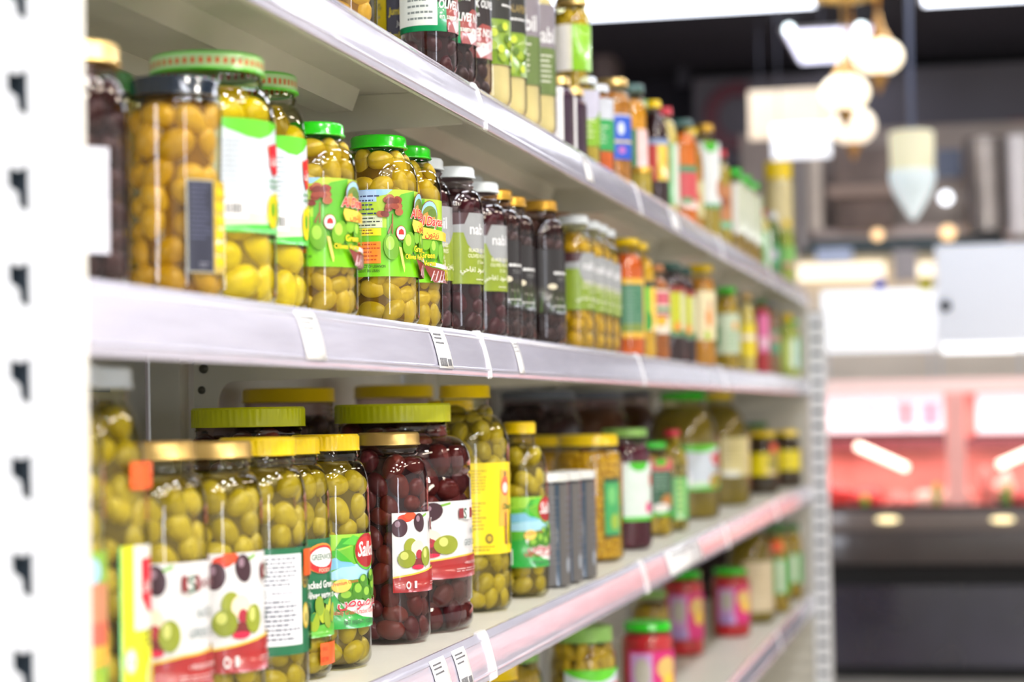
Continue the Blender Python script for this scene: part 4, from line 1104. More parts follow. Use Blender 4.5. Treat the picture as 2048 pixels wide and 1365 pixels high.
sm('green_bottle', R=.024, rl=.012, H=.20, hl=.018, zs=.55, zn=.85, name='sauce_bottle', cm=mat('green_glass_sauce', (50, 120, 60), rough=.3, noise=.2), lc='white', lab=(.14, .5, -80, 110, (60, 150, 90), [('e', 10, .6, 30, .2, (200, 190, 210))]), **M_)
sm('lime_bottle2', R=.026, rl=.014, H=.18, hl=.016, zs=.55, zn=.85, name='sauce_bottle', cm=mat('lime_sauce', (176, 196, 90)), lc='yellow', lab=(.3, .6, -80, 110, (130, 196, 90), [('r', -80, -.0, 110, .2, (214, 150, 140))]), **M_)

# ---- second shelf
put('whiteblack', 'M', 258, 75, 'black olive jar with gold lid and white back label, right beside the slotted end post', g=.01, cat='jar')
put('window2', 'M', 277, 135, 'olive jar with dark lid almost hidden between the black olive jar and the black-lidded jar', g=.086)
put('window', 'M', 447, 147, 'waisted jar of large olives with a shiny black lid and navy window label', g=.004)
put('check', 'M', 553, 98, 'widest jar of giant yellow-green olives with a green check-pattern lid on the second shelf', g=.004)
put('check2', 'M', 616, 140, 'green check-lidded olive jar with wave label, half hidden behind the widest one', g=.028)
put('check2', 'M', 629, 178, 'green check-lidded olive jar showing only a sliver of red logo before the tree-label jars', g=.15, hfix=.235)
put('tree', 'M', 715, 242, 'bright green lidded olive jar with tree label, touching the wave-label jars', rot=-11)
put('tree', 'M', 838, 268, 'bright green lidded olive jar whose tree label shows the ingredients panel', rot=0)
put('tree', 'M', 885, 290, 'green lidded tree-label olive jar showing its red logo, before the white-lidded dark jars', g=.012, rot=-30)
put('tree', 'M', 891, 316, 'green lidded olive jar whose lid just peeks out behind the last tree-label jar', g=.10, rot=-60)
put('nabil_dark', 'M', 906, 314, 'white-lidded black olive jar wedged behind the last tree-label jar', g=.025, rot=-22)
put('nabil_dark', 'M', 968, 332, 'white-lidded black olive jar with full olive-green and grey leaf label', rot=6)
put('nabil_dark', 'M', 983, 350, 'white-lidded black olive jar half hidden between two others in the back row', g=.10, rot=-30)
put('nabil_dark', 'M', 1015, 363, 'last white-lidded black olive jar, next to the gold-lidded ones', g=.008, rot=2)
put('tree_black', 'M', 1043, 378, 'gold-lidded dark olive jar beside the last white-lidded dark jar', g=.01)
put('tree_black', 'M', 1070, 392, 'gold-lidded dark olive jar in the middle of three with rosemary labels', g=.01)
put('tree_black', 'M', 1131, 400, 'gold-lidded dark olive jar in front, standing apart with its full rosemary label', g=.004)
put('tree_gold', 'M', 1158, 425, 'brown-lidded jar of yellow olives with a dark label behind the gold-lidded jars', g=.075)
for xr, yt, w in ((1190, 430, 'first'), (1213, 441, 'second'), (1228, 448, 'third'), (1243, 458, 'last')):
    put('nabil_green', 'M', xr, yt, 'white-lidded green olive jar with grey leaf label, %s of a row of four' % w, g=.006, group='white-lidded green olive jars')
put('oliveyellow', 'M', 1258, 478, 'green olive jar with an orange spot between the white-lidded row and the orange jar', g=.07)
put('orange_green', 'M', 1290, 476, 'yellow-lidded jar of orange pickle with a dark green ingredients label', g=.006)
put('lemon_bottle', 'M', 1313, 484, 'yellow-capped bottle with lime and orange label beside the orange pickle jar', g=.01)
put('brown_red', 'M', 1340, 530, 'jar of brown sauce with a red and white label on the second shelf', g=.006)
put('black_lime', 'M', 1372, 525, 'dark sauce jar with lime label next to the brown sauce jar', g=.006)
put('black_lime', 'M', 1393, 535, 'dark sauce jar with lime label wedged against the yellow-lidded golden jar', g=.01)
put('gold_cream', 'M', 1432, 529, 'yellow-lidded jar of golden sauce with a cream label standing taller than its neighbours', g=.004)
put('green_leafy', 'M', 1480, 575, 'green-lidded olive jar with pale green label past the golden sauce jar', g=.006)
put('yellow_tag', 'M', 1512, 588, 'slim bottle with a bright yellow label on the second shelf', g=.006)
put('pink_bottle', 'M', 1541, 600, 'slim pink syrup bottle on the second shelf', g=.006)
put('brown_bottle', 'M', 1560, 605, 'slim grey-capped bottle beside the pink syrup bottle', g=.006)
put('lime_bottle', 'M', 1592, 628, 'yellow-capped lime bottle close to the far end post on the second shelf', g=.006)
put('green_white', 'M', 1602, 640, 'green and white bottle standing last on the second shelf by the far end post', g=.006)

# ---- third shelf
put('tallbottle2', 'B', 216, None, 'tall olive bottle half hidden by the slotted end post, red and green label', g=.02, hfix=.31, rot=-10)
put('tallbottle', 'B', 302, 735, 'tall olive bottle with white cap, yellow label and orange shoulder sticker', g=.02, sticker=(40, 84, .70, .765, False))
put('siouras', 'B', 420, 884, 'gold-lidded green olive jar showing the grey lettering of its white label', g=.03)
put('siouras_b', 'B', 530, 884, 'gold-lidded green olive jar with white label picturing dark and green olives', g=.03)
put('greenworld', 'B', 617, 876, 'yellow-lidded olive jar turned to show its white ingredients panel', g=.03, sticker=(60, 100, .47, .57, False))
put('greenworld', 'B', 663, 876, 'yellow-lidded olive jar showing a red oval logo on dark green, orange sticker at its foot', g=.055, rot=-60, sticker=(104, 150, .06, .15, True))
put('salloum', 'B', 742, 870, 'yellow-lidded olive jar with bright green label and large round red logo on the third shelf', g=.04)
put('siouras_black', 'B', 860, 866, 'gold-lidded jar of maroon olives with a small white and red label', g=.04)
put('siouras_tub', 'B', None, 808, 'wide plastic tub of maroon olives under a ribbed lime-yellow lid, front label white and red', ax=(790, .735), rot=-13)
put('siouras_tub2', 'B', None, 815, 'wide tub with ribbed lime lid standing behind the green olive jars', ax=(501, .865))
put('gold_tub', 'B', None, 776, 'dark tub with dull yellow lid in the back row, near the bracket', ax=(582, .95))
put('gold_tub', 'B', None, 770, 'dark tub with dull yellow lid in the back row behind the ribbed lime lid', ax=(792, .935))
put('yellowlab', 'B', 1022, 770, 'tall olive jar with yellow lid and wide bright yellow label', g=.03)
put('yellowlab', 'B', 930, 800, 'tall olive jar squeezed between the maroon tub and the yellow-label jar', ax=(905, .80), sticker=(60, 96, .70, .78, False))
put('salloum_small', 'B', 1097, 845, 'slim yellow-lidded olive jar with green label and barcode', g=.02)
put('tub', 'B', 1140, 948, 'grey deli tub with clear lid, first beside the slim olive jar', g=.02)
put('tub', 'B', 1164, 946, 'grey deli tub with clear lid, middle one of three', g=.015)
put('tub', 'B', 1192, 943, 'grey deli tub with clear lid, last of three next to the corn-yellow jar', g=.008)
put('cornjar', 'B', 1247, 870, 'yellow-lidded jar of small yellow peppers with a narrow green label', g=.03)
put('cornjar_w', 'B', 1264, 925, 'white-lidded yellow jar with a white label peeking past the yellow pepper jar', g=.12)
put('cornjar', 'B', None, 873, 'yellow-lidded jar in shade behind the deli tubs', ax=(1082, .845))
put('waveolive', 'B', None, 862, 'pale green lidded jar in shade behind the deli tubs', ax=(1120, .93))
put('beet', 'B', 1303, 858, 'jar of purple beets with pale green lid and white-green label', g=.03)
put('greylid', 'B', None, 780, 'dark tub with grey lid in the back row behind the slim olive jar', ax=(1080, .93))
put('greylid_brown', 'B', None, 778, 'large brown tub with grey lid in the back row behind the beet jar', ax=(1238, .925))
put('greylid_brown', 'B', None, 782, 'large brown tub in deep shade between the two grey-lidded tubs', ax=(1174, .905))
put('meatlab', 'B', 1345, 885, 'green olive jar with dark green and pink label behind the beet jar', g=.05)
put('redcap', 'B', 1376, 860, 'small red-capped bottle with light green label before the big green-lidded bottle', g=.04)
put('bigbottle', 'B', 1438, 785, 'big green-lidded pickle bottle with white wave label on the third shelf', g=.04)
put('bigbottle', 'B', 1456, 788, 'big green-lidded pickle bottle behind the wave-label one', g=.13)
put('bigbottle_y', 'B', 1500, 785, 'big pickle bottle with beige label and small yellow cap on the third shelf', g=.04)
put('yellband', 'B', 1557, 864, 'jar with yellow lid, yellow band label and orange sticker on the third shelf', g=.03, sticker=(30, 60, .68, .80, False))
put('yellband_g', 'B', 1541, 846, 'dark green lidded jar behind the yellow band jar', g=.10)
put('yellband', 'B', 1603, 862, 'last yellow-lidded jar on the third shelf, beside the far end post', g=.006, rot=40)

# ---- fourth shelf
put('yellband', 'L', None, 1335, 'bright yellow lid of a jar just under the third shelf rail', ax=(985, .72))
put('waveolive', 'L', 1088, 1300, 'jar with white and green wave label in shade on the fourth shelf', g=.12)
put('waveolive', 'L', 1237, 1257, 'pale green lidded olive jar with white wave label on the fourth shelf', g=.02)
put('pinkjar', 'L', 1350, 1247, 'green-lidded jar of pink turnips standing nearest the rail edge, cut by the picture bottom', g=.02)
put('leaffoot', 'L', 1342, 1186, 'pale-lidded olive jar in the row behind the front pink turnip jar', g=.16)
put('pinkjar', 'L', 1408, 1145, 'green-lidded jar of pink turnips in shade beside its brighter twin', g=.13)
put('pinkjar', 'L', 1500, 1140, 'green-lidded jar of bright pink turnips next to the beige label bottle', g=.06)
put('greylid', 'L', None, 1035, 'dark jar high behind the two pink turnip jars', ax=(1445, .90), hfix=.29)
put('beige_bottle', 'L', 1548, 1030, 'tall pickle bottle with plain beige label on the fourth shelf', g=.03, hfix=.30)
put('greenlab', 'L', 1580, 1050, 'green-labelled olive jar past the beige label bottle on the fourth shelf', g=.008, sticker=(-10, 30, .70, .82, False))
put('greenlab', 'L', 1606, 1050, 'green-labelled olive jar standing last on the fourth shelf', g=.008)

# ---- top shelf
put('jumbo', 'T', 753, None, 'navy and yellow label jar mostly cut off by the picture top edge', g=.006, hfix=.24, rot=-40)
put('jumbo', 'T', 862, None, 'jar with navy label lettered Jumbo in yellow, on the top shelf', g=.075, hfix=.24, rot=-20)
put('noires', 'T', 915, None, 'black olive jar with white panel and green band lettered OLIVES NOIRES', hfix=.24)
put('noires2', 'T', 952, None, 'black olive jar with green and red label, middle one of three on the top shelf', g=.002, hfix=.24, rot=-12)
put('noires2', 'T', 983, None, 'black olive jar with green and red label, next to the pale pepper jars', g=.008, hfix=.24, rot=-30)
put('jalapeno', 'T', 1022, None, 'pale pepper jar with black and green label beside the black olive jars', hfix=.26)
put('jalapeno', 'T', 1053, None, 'pale pepper jar with black and green label, second of the pair', g=.006, hfix=.26, rot=-20)
put('nabil_pale', 'T', 1081, None, 'pale pickle jar with grey and green label, first of the pair on the top shelf', g=.006, hfix=.25, rot=-20)
put('nabil_pale', 'T', 1112, None, 'pale pickle jar with grey and green label beside the white-label purple jars', g=.004, hfix=.25)
a_ = put('purple_white', 'T', 1148, None, 'purple pickle jar with narrow white label beneath the stacked green-label jar', g=.012, hfix=.122)
b_ = put('purple_white', 'T', 1174, None, 'purple pickle jar with narrow white label next to the white-lidded bottle', g=.012, hfix=.122)
put('two_tone', 'T', None, None, 'jar with white and lime label stacked on top of the purple pickle jars', ax=(1144, .659), dz=.1225, hfix=.16)
put('nabil_small', 'T', 1200, 152, 'white-lidded pickle jar with lime and grey label on the top shelf', g=.004)
put('nabil_small_g', 'T', 1228, 168, 'white-lidded pickle jar with emerald and grey label on the top shelf', g=.004)
put('orange_blue', 'T', 1263, 155, 'gold-lidded mixed pickle jar with bright blue label', g=.004)
put('yellow_dgreen', 'T', 1296, 167, 'golden pickle jar with dark green label beside the bright blue label jar', g=.03)
put('small_gold', 'T', 1305, 333, 'tiny gold-lidded jar standing in front on the top shelf edge', g=.002)
put('pinkish', 'T', 1318, 200, 'pale jar with pinkish label behind the tiny gold-lidded jar', g=.055)
put('red_yellow', 'T', 1338, 200, 'yellow-capped sauce bottle with red and yellow label', g=.006)
put('green_stripe', 'T', 1359, 214, 'red-capped bottle with pale label and green stripe', g=.006)
put('orange_red', 'T', 1395, 238, 'teal-lidded jar of orange pickle with coral label on the top shelf', g=.004)
put('yellowcap_b', 'T', 1408, 256, 'yellow-capped bottle of golden sauce behind the coral-label jar', g=.02)
put('wave_tall', 'T', 1442, 248, 'gold-lidded jar with white label and green crest on the top shelf', g=.004)
put('redlid_tan', 'T', 1464, 300, 'red-lidded sauce jar with tan label on the top shelf', g=.006)
put('greenlid_pale', 'T', 1492, 338, 'green-lidded pickle jar with pale label, first of three in a row', g=.006)
put('greenlid_pale', 'T', 1510, 352, 'green-lidded pickle jar with pale label, middle of three in a row', g=.006)
put('greenlid_pale', 'T', 1526, 366, 'green-lidded pickle jar with pale label, last of three in a row', g=.006)
put('green_stripe', 'T', 1543, 420, 'bottle with orange-red cap before the big yellow-capped jug', g=.006)
put('green_bottle', 'T', 1562, 425, 'white-capped green bottle in front of the big yellow-capped jug', g=.006)
put('lime_bottle2', 'T', 1590, 440, 'yellow-shouldered lime bottle close to the far end of the top shelf', g=.006)
put('big_yellow', 'T', None, 322, 'big pale oil jug with deep yellow cap at the far end of the top shelf', ax=(1560, .69))

for i, a in enumerate(PLACED):
    for b in PLACED[i+1:]:
        if abs(a[4]-b[4]) < .11 or (a[4] < b[4] < a[4]+a[6]-.002):
            dd = math.hypot(a[1]-b[1], a[2]-b[2]) - a[3]-b[3]
            if dd < -.001 and not (b[4]-a[4] > .1 and b[4] >= a[4]+a[6]-.002): print('OVERLAP', a[5], a[0], b[5], b[0], round(dd, 3), 'at', round(a[1], 2), round(b[1], 2))
        
print('JAR RANGE', [(p[0], round(p[1], 2), round(p[2], 2), round(p[6], 3)) for p in PLACED])

# ================================================================== the far side of the shop
def px_rect(px0, py0, px1, py1, X):
    a = on_x(px0, py0, X); b = on_x(px1, py1, X)
    return min(a.y, b.y), max(a.y, b.y), min(a.z, b.z), max(a.z, b.z)
def solid(name, r, X, depth, m, parent=None, bevel=0, kind=None, label=None):
    y0, y1, z0, z1 = px_rect(*r, X)
    bm = bmesh.new(); add_box(bm, X, X+depth, y0, y1, z0, z1, bevel)
    o = link(name, new_mesh(name, bm, m, smooth=bool(bevel), angle=40), parent, kind=kind, label=label)
    if parent: o.matrix_parent_inverse = Matrix.Translation(parent.location).inverted()
    return o
def lathe_obj(name, prof, m, parent, loc=(0, 0, 0), seg=28, ribs=0, label=None):
    bm = bmesh.new(); lathe(bm, prof, seg, (lambda r, z, a, k: r*(1+ribs*math.cos(a*7))) if ribs else None)
    bmesh.ops.recalc_face_normals(bm, faces=bm.faces)
    return link(name, new_mesh(name, bm, m, angle=50), parent, loc=loc, label=label)

# ---- butcher's counter
X0 = 10.2
pc = on_x(1850, 1340, X0)
ct = thing('meat_counter', 'long glass-fronted meat counter glowing red behind the jar shelves', 'counter', (X0, pc.y, 0))
yl, yr = 2.6, -3.0
def cbox(name, z0, z1, x0, x1, m, y0=yr, y1=yl, label=None, bevel=0):
    bm = bmesh.new(); add_box(bm, x0, x1, y0, y1, z0, z1, bevel)
    o = link(name, new_mesh(name, bm, m, smooth=bool(bevel), angle=40), ct, label=label)
    o.matrix_parent_inverse = Matrix.Translation(ct.location).inverted(); return o
Z = lambda py: on_x(1850, py, X0).z
cbox('kick_panel', Z(1334), Z(1172), X0, X0+.03, mat('counter_gloss_dark', (40, 40, 60), rough=.12, noise=.3, nscale=2.2, coat=1))
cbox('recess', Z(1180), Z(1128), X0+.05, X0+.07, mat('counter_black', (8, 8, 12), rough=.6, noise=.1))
cbox('plinth', 0, Z(1330), X0+.03, X0+.06, mat('counter_black', (8, 8, 12)))
cbox('bumper', Z(1128), Z(1062), X0-.05, X0+.05, mat('counter_brown_grey', (78, 70, 68), rough=.3, noise=.1, nscale=5, coat=.4), bevel=.012)
cbox('ledge', Z(1062), Z(1022), X0-.03, X0+.06, mat('counter_taupe', (128, 116, 110), rough=.25, noise=.05, coat=.4), bevel=.006)
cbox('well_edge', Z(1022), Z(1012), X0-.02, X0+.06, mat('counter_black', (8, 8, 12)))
cbox('display_deck', Z(1018)-.02, Z(1018), X0+.06, X0+.9, mat('steel_deck', (190, 180, 176), rough=.3, metal=.5, noise=.1))
cbox('inner_wall', Z(1018), Z(775), X0+.9, X0+.93, mat('red_lining', (238, 150, 142), rough=.4, noise=.12, nscale=4), label='red lining of the display')
Zb = lambda py: on_x(1850, py, X0+.86).z
pm = mat('mirror_white_glow', (232, 232, 244), rough=.3, emit=.55)  # added glow stands in for the bright reflection in the mirrored backs
for (a, b) in ((1640, 1888), (1952, 2200), (1330, 1580)):
    y0, y1, z0, z1 = px_rect(a, 788, b, 868, X0+.86)
    o = cbox('mirror_panel', z0, z1, X0+.86, X0+.89, pm, y0, y1, label='white mirrored panel with added glow at the back of the display')
    y0, y1, z0, z1 = px_rect(a-6, 868, b+4, 884, X0+.85)
    cbox('panel_rail', z0, z1, X0+.84, X0+.89, mat('counter_black', (8, 8, 12)), y0, y1)
    for q, cc in ((.35, (240, 196, 206)), (.62, (226, 150, 166)), (.82, (190, 150, 176))):
        y0, y1, z0, z1 = px_rect(a+(b-a)*q, 806, a+(b-a)*(q+.14), 850, X0+.84)
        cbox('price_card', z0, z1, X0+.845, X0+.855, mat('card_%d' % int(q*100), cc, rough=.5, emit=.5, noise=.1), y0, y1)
cbox('header', Z(906), Z(882), X0+.80, X0+.83, mat('header_mauve', (116, 60, 70), rough=.5, noise=.1), label='dark mauve header strip inside the display')
cbox('canopy', Z(786), Z(758), X0, X0+.93, mat('canopy_pink_white', (246, 214, 208), rough=.4, noise=.04, emit=.35), label='pinkish white canopy with added glow')  # no lamp here, the glow is put into the material
cbox('front_glass', Z(1016), Z(786), X0+.005, X0+.011, glass_mat('counter_glass', (1, .97, .96), (.9, .8, .8), rough=.01, gloss=.8))
for (a, b) in ((1890, 1934), (1590, 1632)):
    y0, y1, z0, z1 = px_rect(a, 786, b, 1012, X0)
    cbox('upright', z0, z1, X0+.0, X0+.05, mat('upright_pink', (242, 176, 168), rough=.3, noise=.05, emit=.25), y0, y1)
# added glowing bars for ceiling tubes reflected in the glass; ledge lights, lamp
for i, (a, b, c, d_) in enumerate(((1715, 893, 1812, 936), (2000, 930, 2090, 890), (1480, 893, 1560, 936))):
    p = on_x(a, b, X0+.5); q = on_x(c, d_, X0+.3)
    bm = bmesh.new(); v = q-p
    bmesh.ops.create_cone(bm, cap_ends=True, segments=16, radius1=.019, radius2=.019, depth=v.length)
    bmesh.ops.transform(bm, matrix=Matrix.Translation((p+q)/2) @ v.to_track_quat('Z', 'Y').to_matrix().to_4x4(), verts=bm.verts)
    o = link('tube_reflection', new_mesh('tube_reflection', bm, mat('reflection_glow', (255, 244, 226), emit=2.5, noise=.01), angle=50), ct, label='glowing bar standing in for reflected ceiling tubes')
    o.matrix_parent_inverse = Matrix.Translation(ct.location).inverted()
for (a, b) in ((1775, 1040), (2005, 1040)):
    p = on_x(a, b, X0-.035)
    bm = bmesh.new(); bmesh.ops.create_uvsphere(bm, u_segments=16, v_segments=10, radius=1)
    for v in bm.verts: v.co = Vector((v.co.x*.015, v.co.y*.055, v.co.z*.014))+p
    o = link('ledge_light', new_mesh('ledge_light', bm, mat('ledge_glow', (255, 236, 180), emit=1.6)), ct, label='small warm light on the ledge')
    o.matrix_parent_inverse = Matrix.Translation(ct.location).inverted()
ld = bpy.data.lights.new('display_lamp', 'AREA'); ld.shape = 'RECTANGLE'; ld.size = .6; ld.size_y = 5; ld.energy = 40; ld.color = (1, .66, .62)
lo = bpy.data.objects.new('display_lamp', ld); COL.objects.link(lo); lo.parent = ct; lo.matrix_parent_inverse = Matrix.Translation(ct.location).inverted()
lo.location = (X0+.45, -.2, Z(792)); lo.rotation_euler = (0, 0, 0)

# meat and herbs on the deck
rg = random.Random(12)
mm = [mat('meat_red', (206, 34, 34), rough=.3, noise=.35, nscale=22, coat=.4), mat('meat_pink', (238, 130, 122), rough=.35, noise=.3, nscale=25, coat=.4), mat('meat_fat', (246, 226, 216), rough=.4, noise=.1)]
zz = Z(1018)
def blob(name, x, y, z, sx, sy, sz, m, seed):
    r2 = random.Random(seed)
    bm = bmesh.new(); bmesh.ops.create_icosphere(bm, subdivisions=3, radius=1)
    ph = [r2.uniform(0, 6) for _ in range(3)]
    for v in bm.verts:
        k = 1+.14*math.sin(3*v.co.x+ph[0])+.12*math.sin(4*v.co.y+ph[1])+.08*math.sin(5*v.co.z+ph[2])
        v.co = Vector((v.co.x*sx*k, v.co.y*sy*k, max(-.6, v.co.z)*sz*k+.6*sz))
    return link(name, new_mesh(name, bm, m), None, loc=(x, y, z))
meats = [(1665, .30, .10, .075, 0), (1735, .34, .09, .06, 0), (1800, .22, .06, .04, 1), (1850, .30, .05, .05, 2), (1915, .28, .075, .075, 2), (1972, .22, .05, .11, 1), (2010, .30, .05, .09, 2), (2045, .25, .07, .05, 0), (1600, .3, .1, .06, 0)]
mn = ['dark red meat joint by the shelf end', 'red meat cut beside the green herb', 'pink meat cut under the glowing reflection bar', 'pale fatty cut in the middle of the display', 'whitish cut below the counter upright', 'tall pink piece to one side of the upright', 'tall pale piece beside the second green herb', 'red cut at the picture edge', 'red meat cut hidden behind the shelf end']
for (px, dx, sy, sz, k), nm in zip(meats, mn):
    p = on_x(px, 1000, X0+dx)
    o = blob('meat_cut', X0+dx, p.y, zz, .09, sy, sz, mm[k], px)
    tag(o, nm, 'meat', 'meat cuts in the counter display')
for (px, h_, nm) in ((1732, .05, 'green herb sprig beside the dark red meat joint'), (1876, .10, 'green herb sprig before the counter upright'), (2013, .10, 'green herb sprig beside the tall pale meat piece')):
    p = on_x(px, 1000, X0+.12)
    bm = bmesh.new()
    for i in range(22):
        a = rg.uniform(0, 2*PI); r = rg.uniform(0, .02); z1 = rg.uniform(.3, 1)*h_
        c = Vector((r*math.cos(a), r*math.sin(a), z1)); w = .010
        lathe(bm, [(0, 0), (.002, .0), (.0015, z1)], 5, cx=c.x, cy=c.y)
        rr = bmesh.ops.create_icosphere(bm, subdivisions=1, radius=1)
        for v in rr['verts']: v.co = Vector((v.co.x*w, v.co.y*w*.8, v.co.z*.016))+c
    o = link('herb_sprig', new_mesh('herb_sprig', bm, mat('herb_green', (110, 220, 30), rough=.5, noise=.2)), None, loc=(X0+.12, p.y, zz))
    tag(o, nm, 'herb')

# ---- white paper boards over the counter, brightness added as glow
def hang(name, label, cat, r, X, m, depth=.02, frame=None, wires=True):
    y0, y1, z0, z1 = px_rect(*r, X)
    t = thing(name, label, cat, (X, (y0+y1)/2, z0))
    o = solid('board', r, X, depth, m, t, bevel=.003)
    if wires:
        for f_ in (.12, .88):
            bm = bmesh.new(); y = y0+(y1-y0)*f_
            lathe(bm, [(.0025, z1-.005), (.0025, CZ+2.02)], 6, cx=X+depth/2, cy=y)
            w = link('wire', new_mesh('wire', bm, mat('wire_steel', (90, 90, 100), rough=.3, metal=.8, noise=.05)), t)
            w.matrix_parent_inverse = Matrix.Translation(t.location).inverted()
    return t
m_board_glow = mat('board_glow', (246, 248, 252), rough=.5, emit=.6, noise=.01)  # unlit boards: their brightness is put in as emission
m_board_glow2 = mat('board_glow_cool', (226, 230, 240), rough=.5, emit=.38, noise=.02, nscale=2)
t = hang('paper_board', 'plain white paper board with added glow above the meat counter beside the shelf end', 'board', (1642, 582, 1874, 702), 9.9, m_board_glow, wires=False)
t2 = hang('paper_board', 'larger bluish-white board with a dark round knob above the meat counter', 'board', (1870, 492, 2120, 682), 9.7, m_board_glow2, wires=False)
p = on_x(1891, 612, 9.69)
bm = bmesh.new(); bmesh.ops.create_uvsphere(bm, u_segments=16, v_segments=10, radius=.028)
o = link('knob', new_mesh('knob', bm, mat('knob_dark', (30, 42, 52), rough=.4, noise=.1)), t2); o.matrix_parent_inverse = Matrix.Translation(t2.location).inverted(); o.location = p
for tt, px in ((t, (1655, 1860)), (t2, (1880, 2040))):
    for q in px:
        a = on_x(q, 690, tt.location.x+.01)
        bm = bmesh.new(); lathe(bm, [(.008, Z(760)), (.008, a.z)], 8, cx=a.x, cy=a.y)
        o = link('stand_rod', new_mesh('stand_rod', bm, mat('rod_white', (226, 226, 226), rough=.4, noise=.03)), tt); o.matrix_parent_inverse = Matrix.Translation(tt.location).inverted()
tag(solid('lit_strip', (1880, 684, 2120, 702), 9.95, .05, mat('lit_strip', (255, 255, 255), emit=1.2, noise=.01)), 'thin white light strip beneath the larger board', 'light')

# ---- back wall of the counter area
XW = 12.2
solid('back_wall_trim', (1560, 500, 2120, 780), XW, .1, mat('cream_wall', (244, 234, 214), rough=.6, noise=.05, nscale=3))
bpy.data.objects['back_wall_trim'].name = 'wall_back'; bpy.data.objects['wall_back']['kind'] = 'structure'
solid('wall_upper', (1480, 268, 2120, 500), XW+.02, .08, mat('taupe_wall', (150, 138, 128), rough=.6, noise=.12, nscale=3), kind='structure')
tag(solid('wall_shelf', (1594, 482, 2008, 498), XW-.25, .25, mat('rail_dark_green', (50, 66, 70), rough=.4, noise=.15)), 'dark shelf line along the back wall above the white boards', 'shelf')
tag(solid('shelf_ledge', (1600, 462, 2030, 482), XW-.2, .2, mat('ledge_pink_grey', (196, 180, 172), rough=.4, noise=.06)), 'pinkish ledge running along above the dark shelf line', 'ledge')
def globe(name, label, px, py, X, r, em, c=(255, 244, 222)):
    p = on_x(px, py, X); bm = bmesh.new(); bmesh.ops.create_uvsphere(bm, u_segments=20, v_segments=12, radius=r)
    o = link(name, new_mesh(name, bm, mat('glow_%s_%d' % (name, int(em*10)), c, emit=em, noise=.01)), None, loc=p); tag(o, label, 'lamp'); return o
globe('spot_lamp', 'round warm light on the ledge above the dark shelf line', 1755, 470, XW-.28, .032, 1.3, (255, 214, 160))
globe('spot_lamp', 'second warm light on the ledge nearer the picture edge', 1896, 466, XW-.28, .042, 1.3, (255, 220, 176))
globe('spot_lamp', 'round white light low on the taupe wall', 1892, 396, XW-.03, .036, 2.6, (244, 248, 255))
globe('spot_lamp', 'bright round ceiling spot above the trapezoid ceiling panel', 1722, 56, 11.2, .026, 5, (236, 250, 255))
globe('spot_lamp', 'bright round ceiling spot at the corner of the trapezoid ceiling panel', 1578, 58, 11.2, .024, 5, (230, 250, 255))
tag(solid('strip_light', (1596, 528, 1770, 556), XW-.12, .05, mat('warm_strip', (255, 240, 212), emit=1.2, noise=.01)), 'long warm strip light on the cream wall', 'light')
tag(solid('strip_light', (1802, 526, 1868, 552), XW-.12, .05, mat('warm_strip', (255, 240, 212))), 'short warm strip light on the cream wall', 'light')
tag(solid('blue_box', (1750, 554, 1769, 582), 9.9, .02, mat('blue_card', (120, 130, 226), rough=.5, noise=.08)), 'small blue box standing above the white board', 'box')
tag(solid('yellow_box', (1838, 554, 1864, 582), 9.9, .02, mat('yellow_card', (206, 196, 40), rough=.5, noise=.12)), 'small yellow box standing beside the larger board', 'box')
tag(solid('grey_box', (1786, 500, 1834, 560), XW-.3, .1, mat('grey_card', (170, 166, 166), rough=.5, noise=.1)), 'grey appliance box between the two strip lights', 'box')
tag(solid('blue_box', (1632, 498, 1704, 524), XW-.3, .1, mat('pale_blue_card', (190, 206, 232), rough=.5, noise=.15)), 'pale blue box beneath the dark shelf line', 'box')
# shelving and columns on the upper wall
tag(solid('brown_cabinet', (1668, 296, 1786, 458), XW-.25, .25, mat('brown_wood', (112, 96, 86), rough=.5, noise=.25, nscale=6), bevel=.01), 'brown cabinet on the back wall beneath the hanging lamps', 'cabinet')
tag(solid('brown_ledge', (1655, 372, 1790, 390), XW-.3, .05, mat('brown_light', (150, 130, 116), rough=.5, noise=.1)), 'lighter brown ledge across the brown cabinet', 'shelf')
def column(label, px, py0, py1, X, wpx, m):
    a = on_x(px, py0, X); b = on_x(px, py1, X); r = abs(on_x(px+wpx/2, py0, X).y-a.y)
    bm = bmesh.new(); lathe(bm, [(0, b.z), (r, b.z), (r, a.z), (0, a.z)], 32, cx=X, cy=a.y); bmesh.ops.recalc_face_normals(bm, faces=bm.faces)
    o = link('duct_column', new_mesh('duct_column', bm, m, angle=40)); tag(o, label, 'column'); return o
column('grey metal cylinder beside the brown cabinet', 1968, 278, 462, XW-.4, 84, mat('duct_metal', (168, 160, 154), rough=.25, metal=.7, noise=.15, nscale=6))
column('pale metal cylinder at the picture edge', 2036, 272, 470, XW-.5, 44, mat('duct_pale', (222, 218, 214), rough=.35, noise=.05))
column('slim pale column rising behind the shelf end', 1628, 300, 462, XW-.3, 30, mat('column_cream', (206, 196, 180), rough=.4, noise=.06))
column('slim grey column behind the big yellow-capped jug', 1600, 330, 500, XW-.3, 22, mat('column_grey', (150, 146, 142), rough=.4, noise=.06))
tag(solid('navy_panel', (1872, 300, 1924, 352), XW-.3, .1, mat('navy_panel', (86, 96, 116), rough=.5, noise=.1)), 'small slate blue panel between the lantern and the metal cylinder', 'panel')

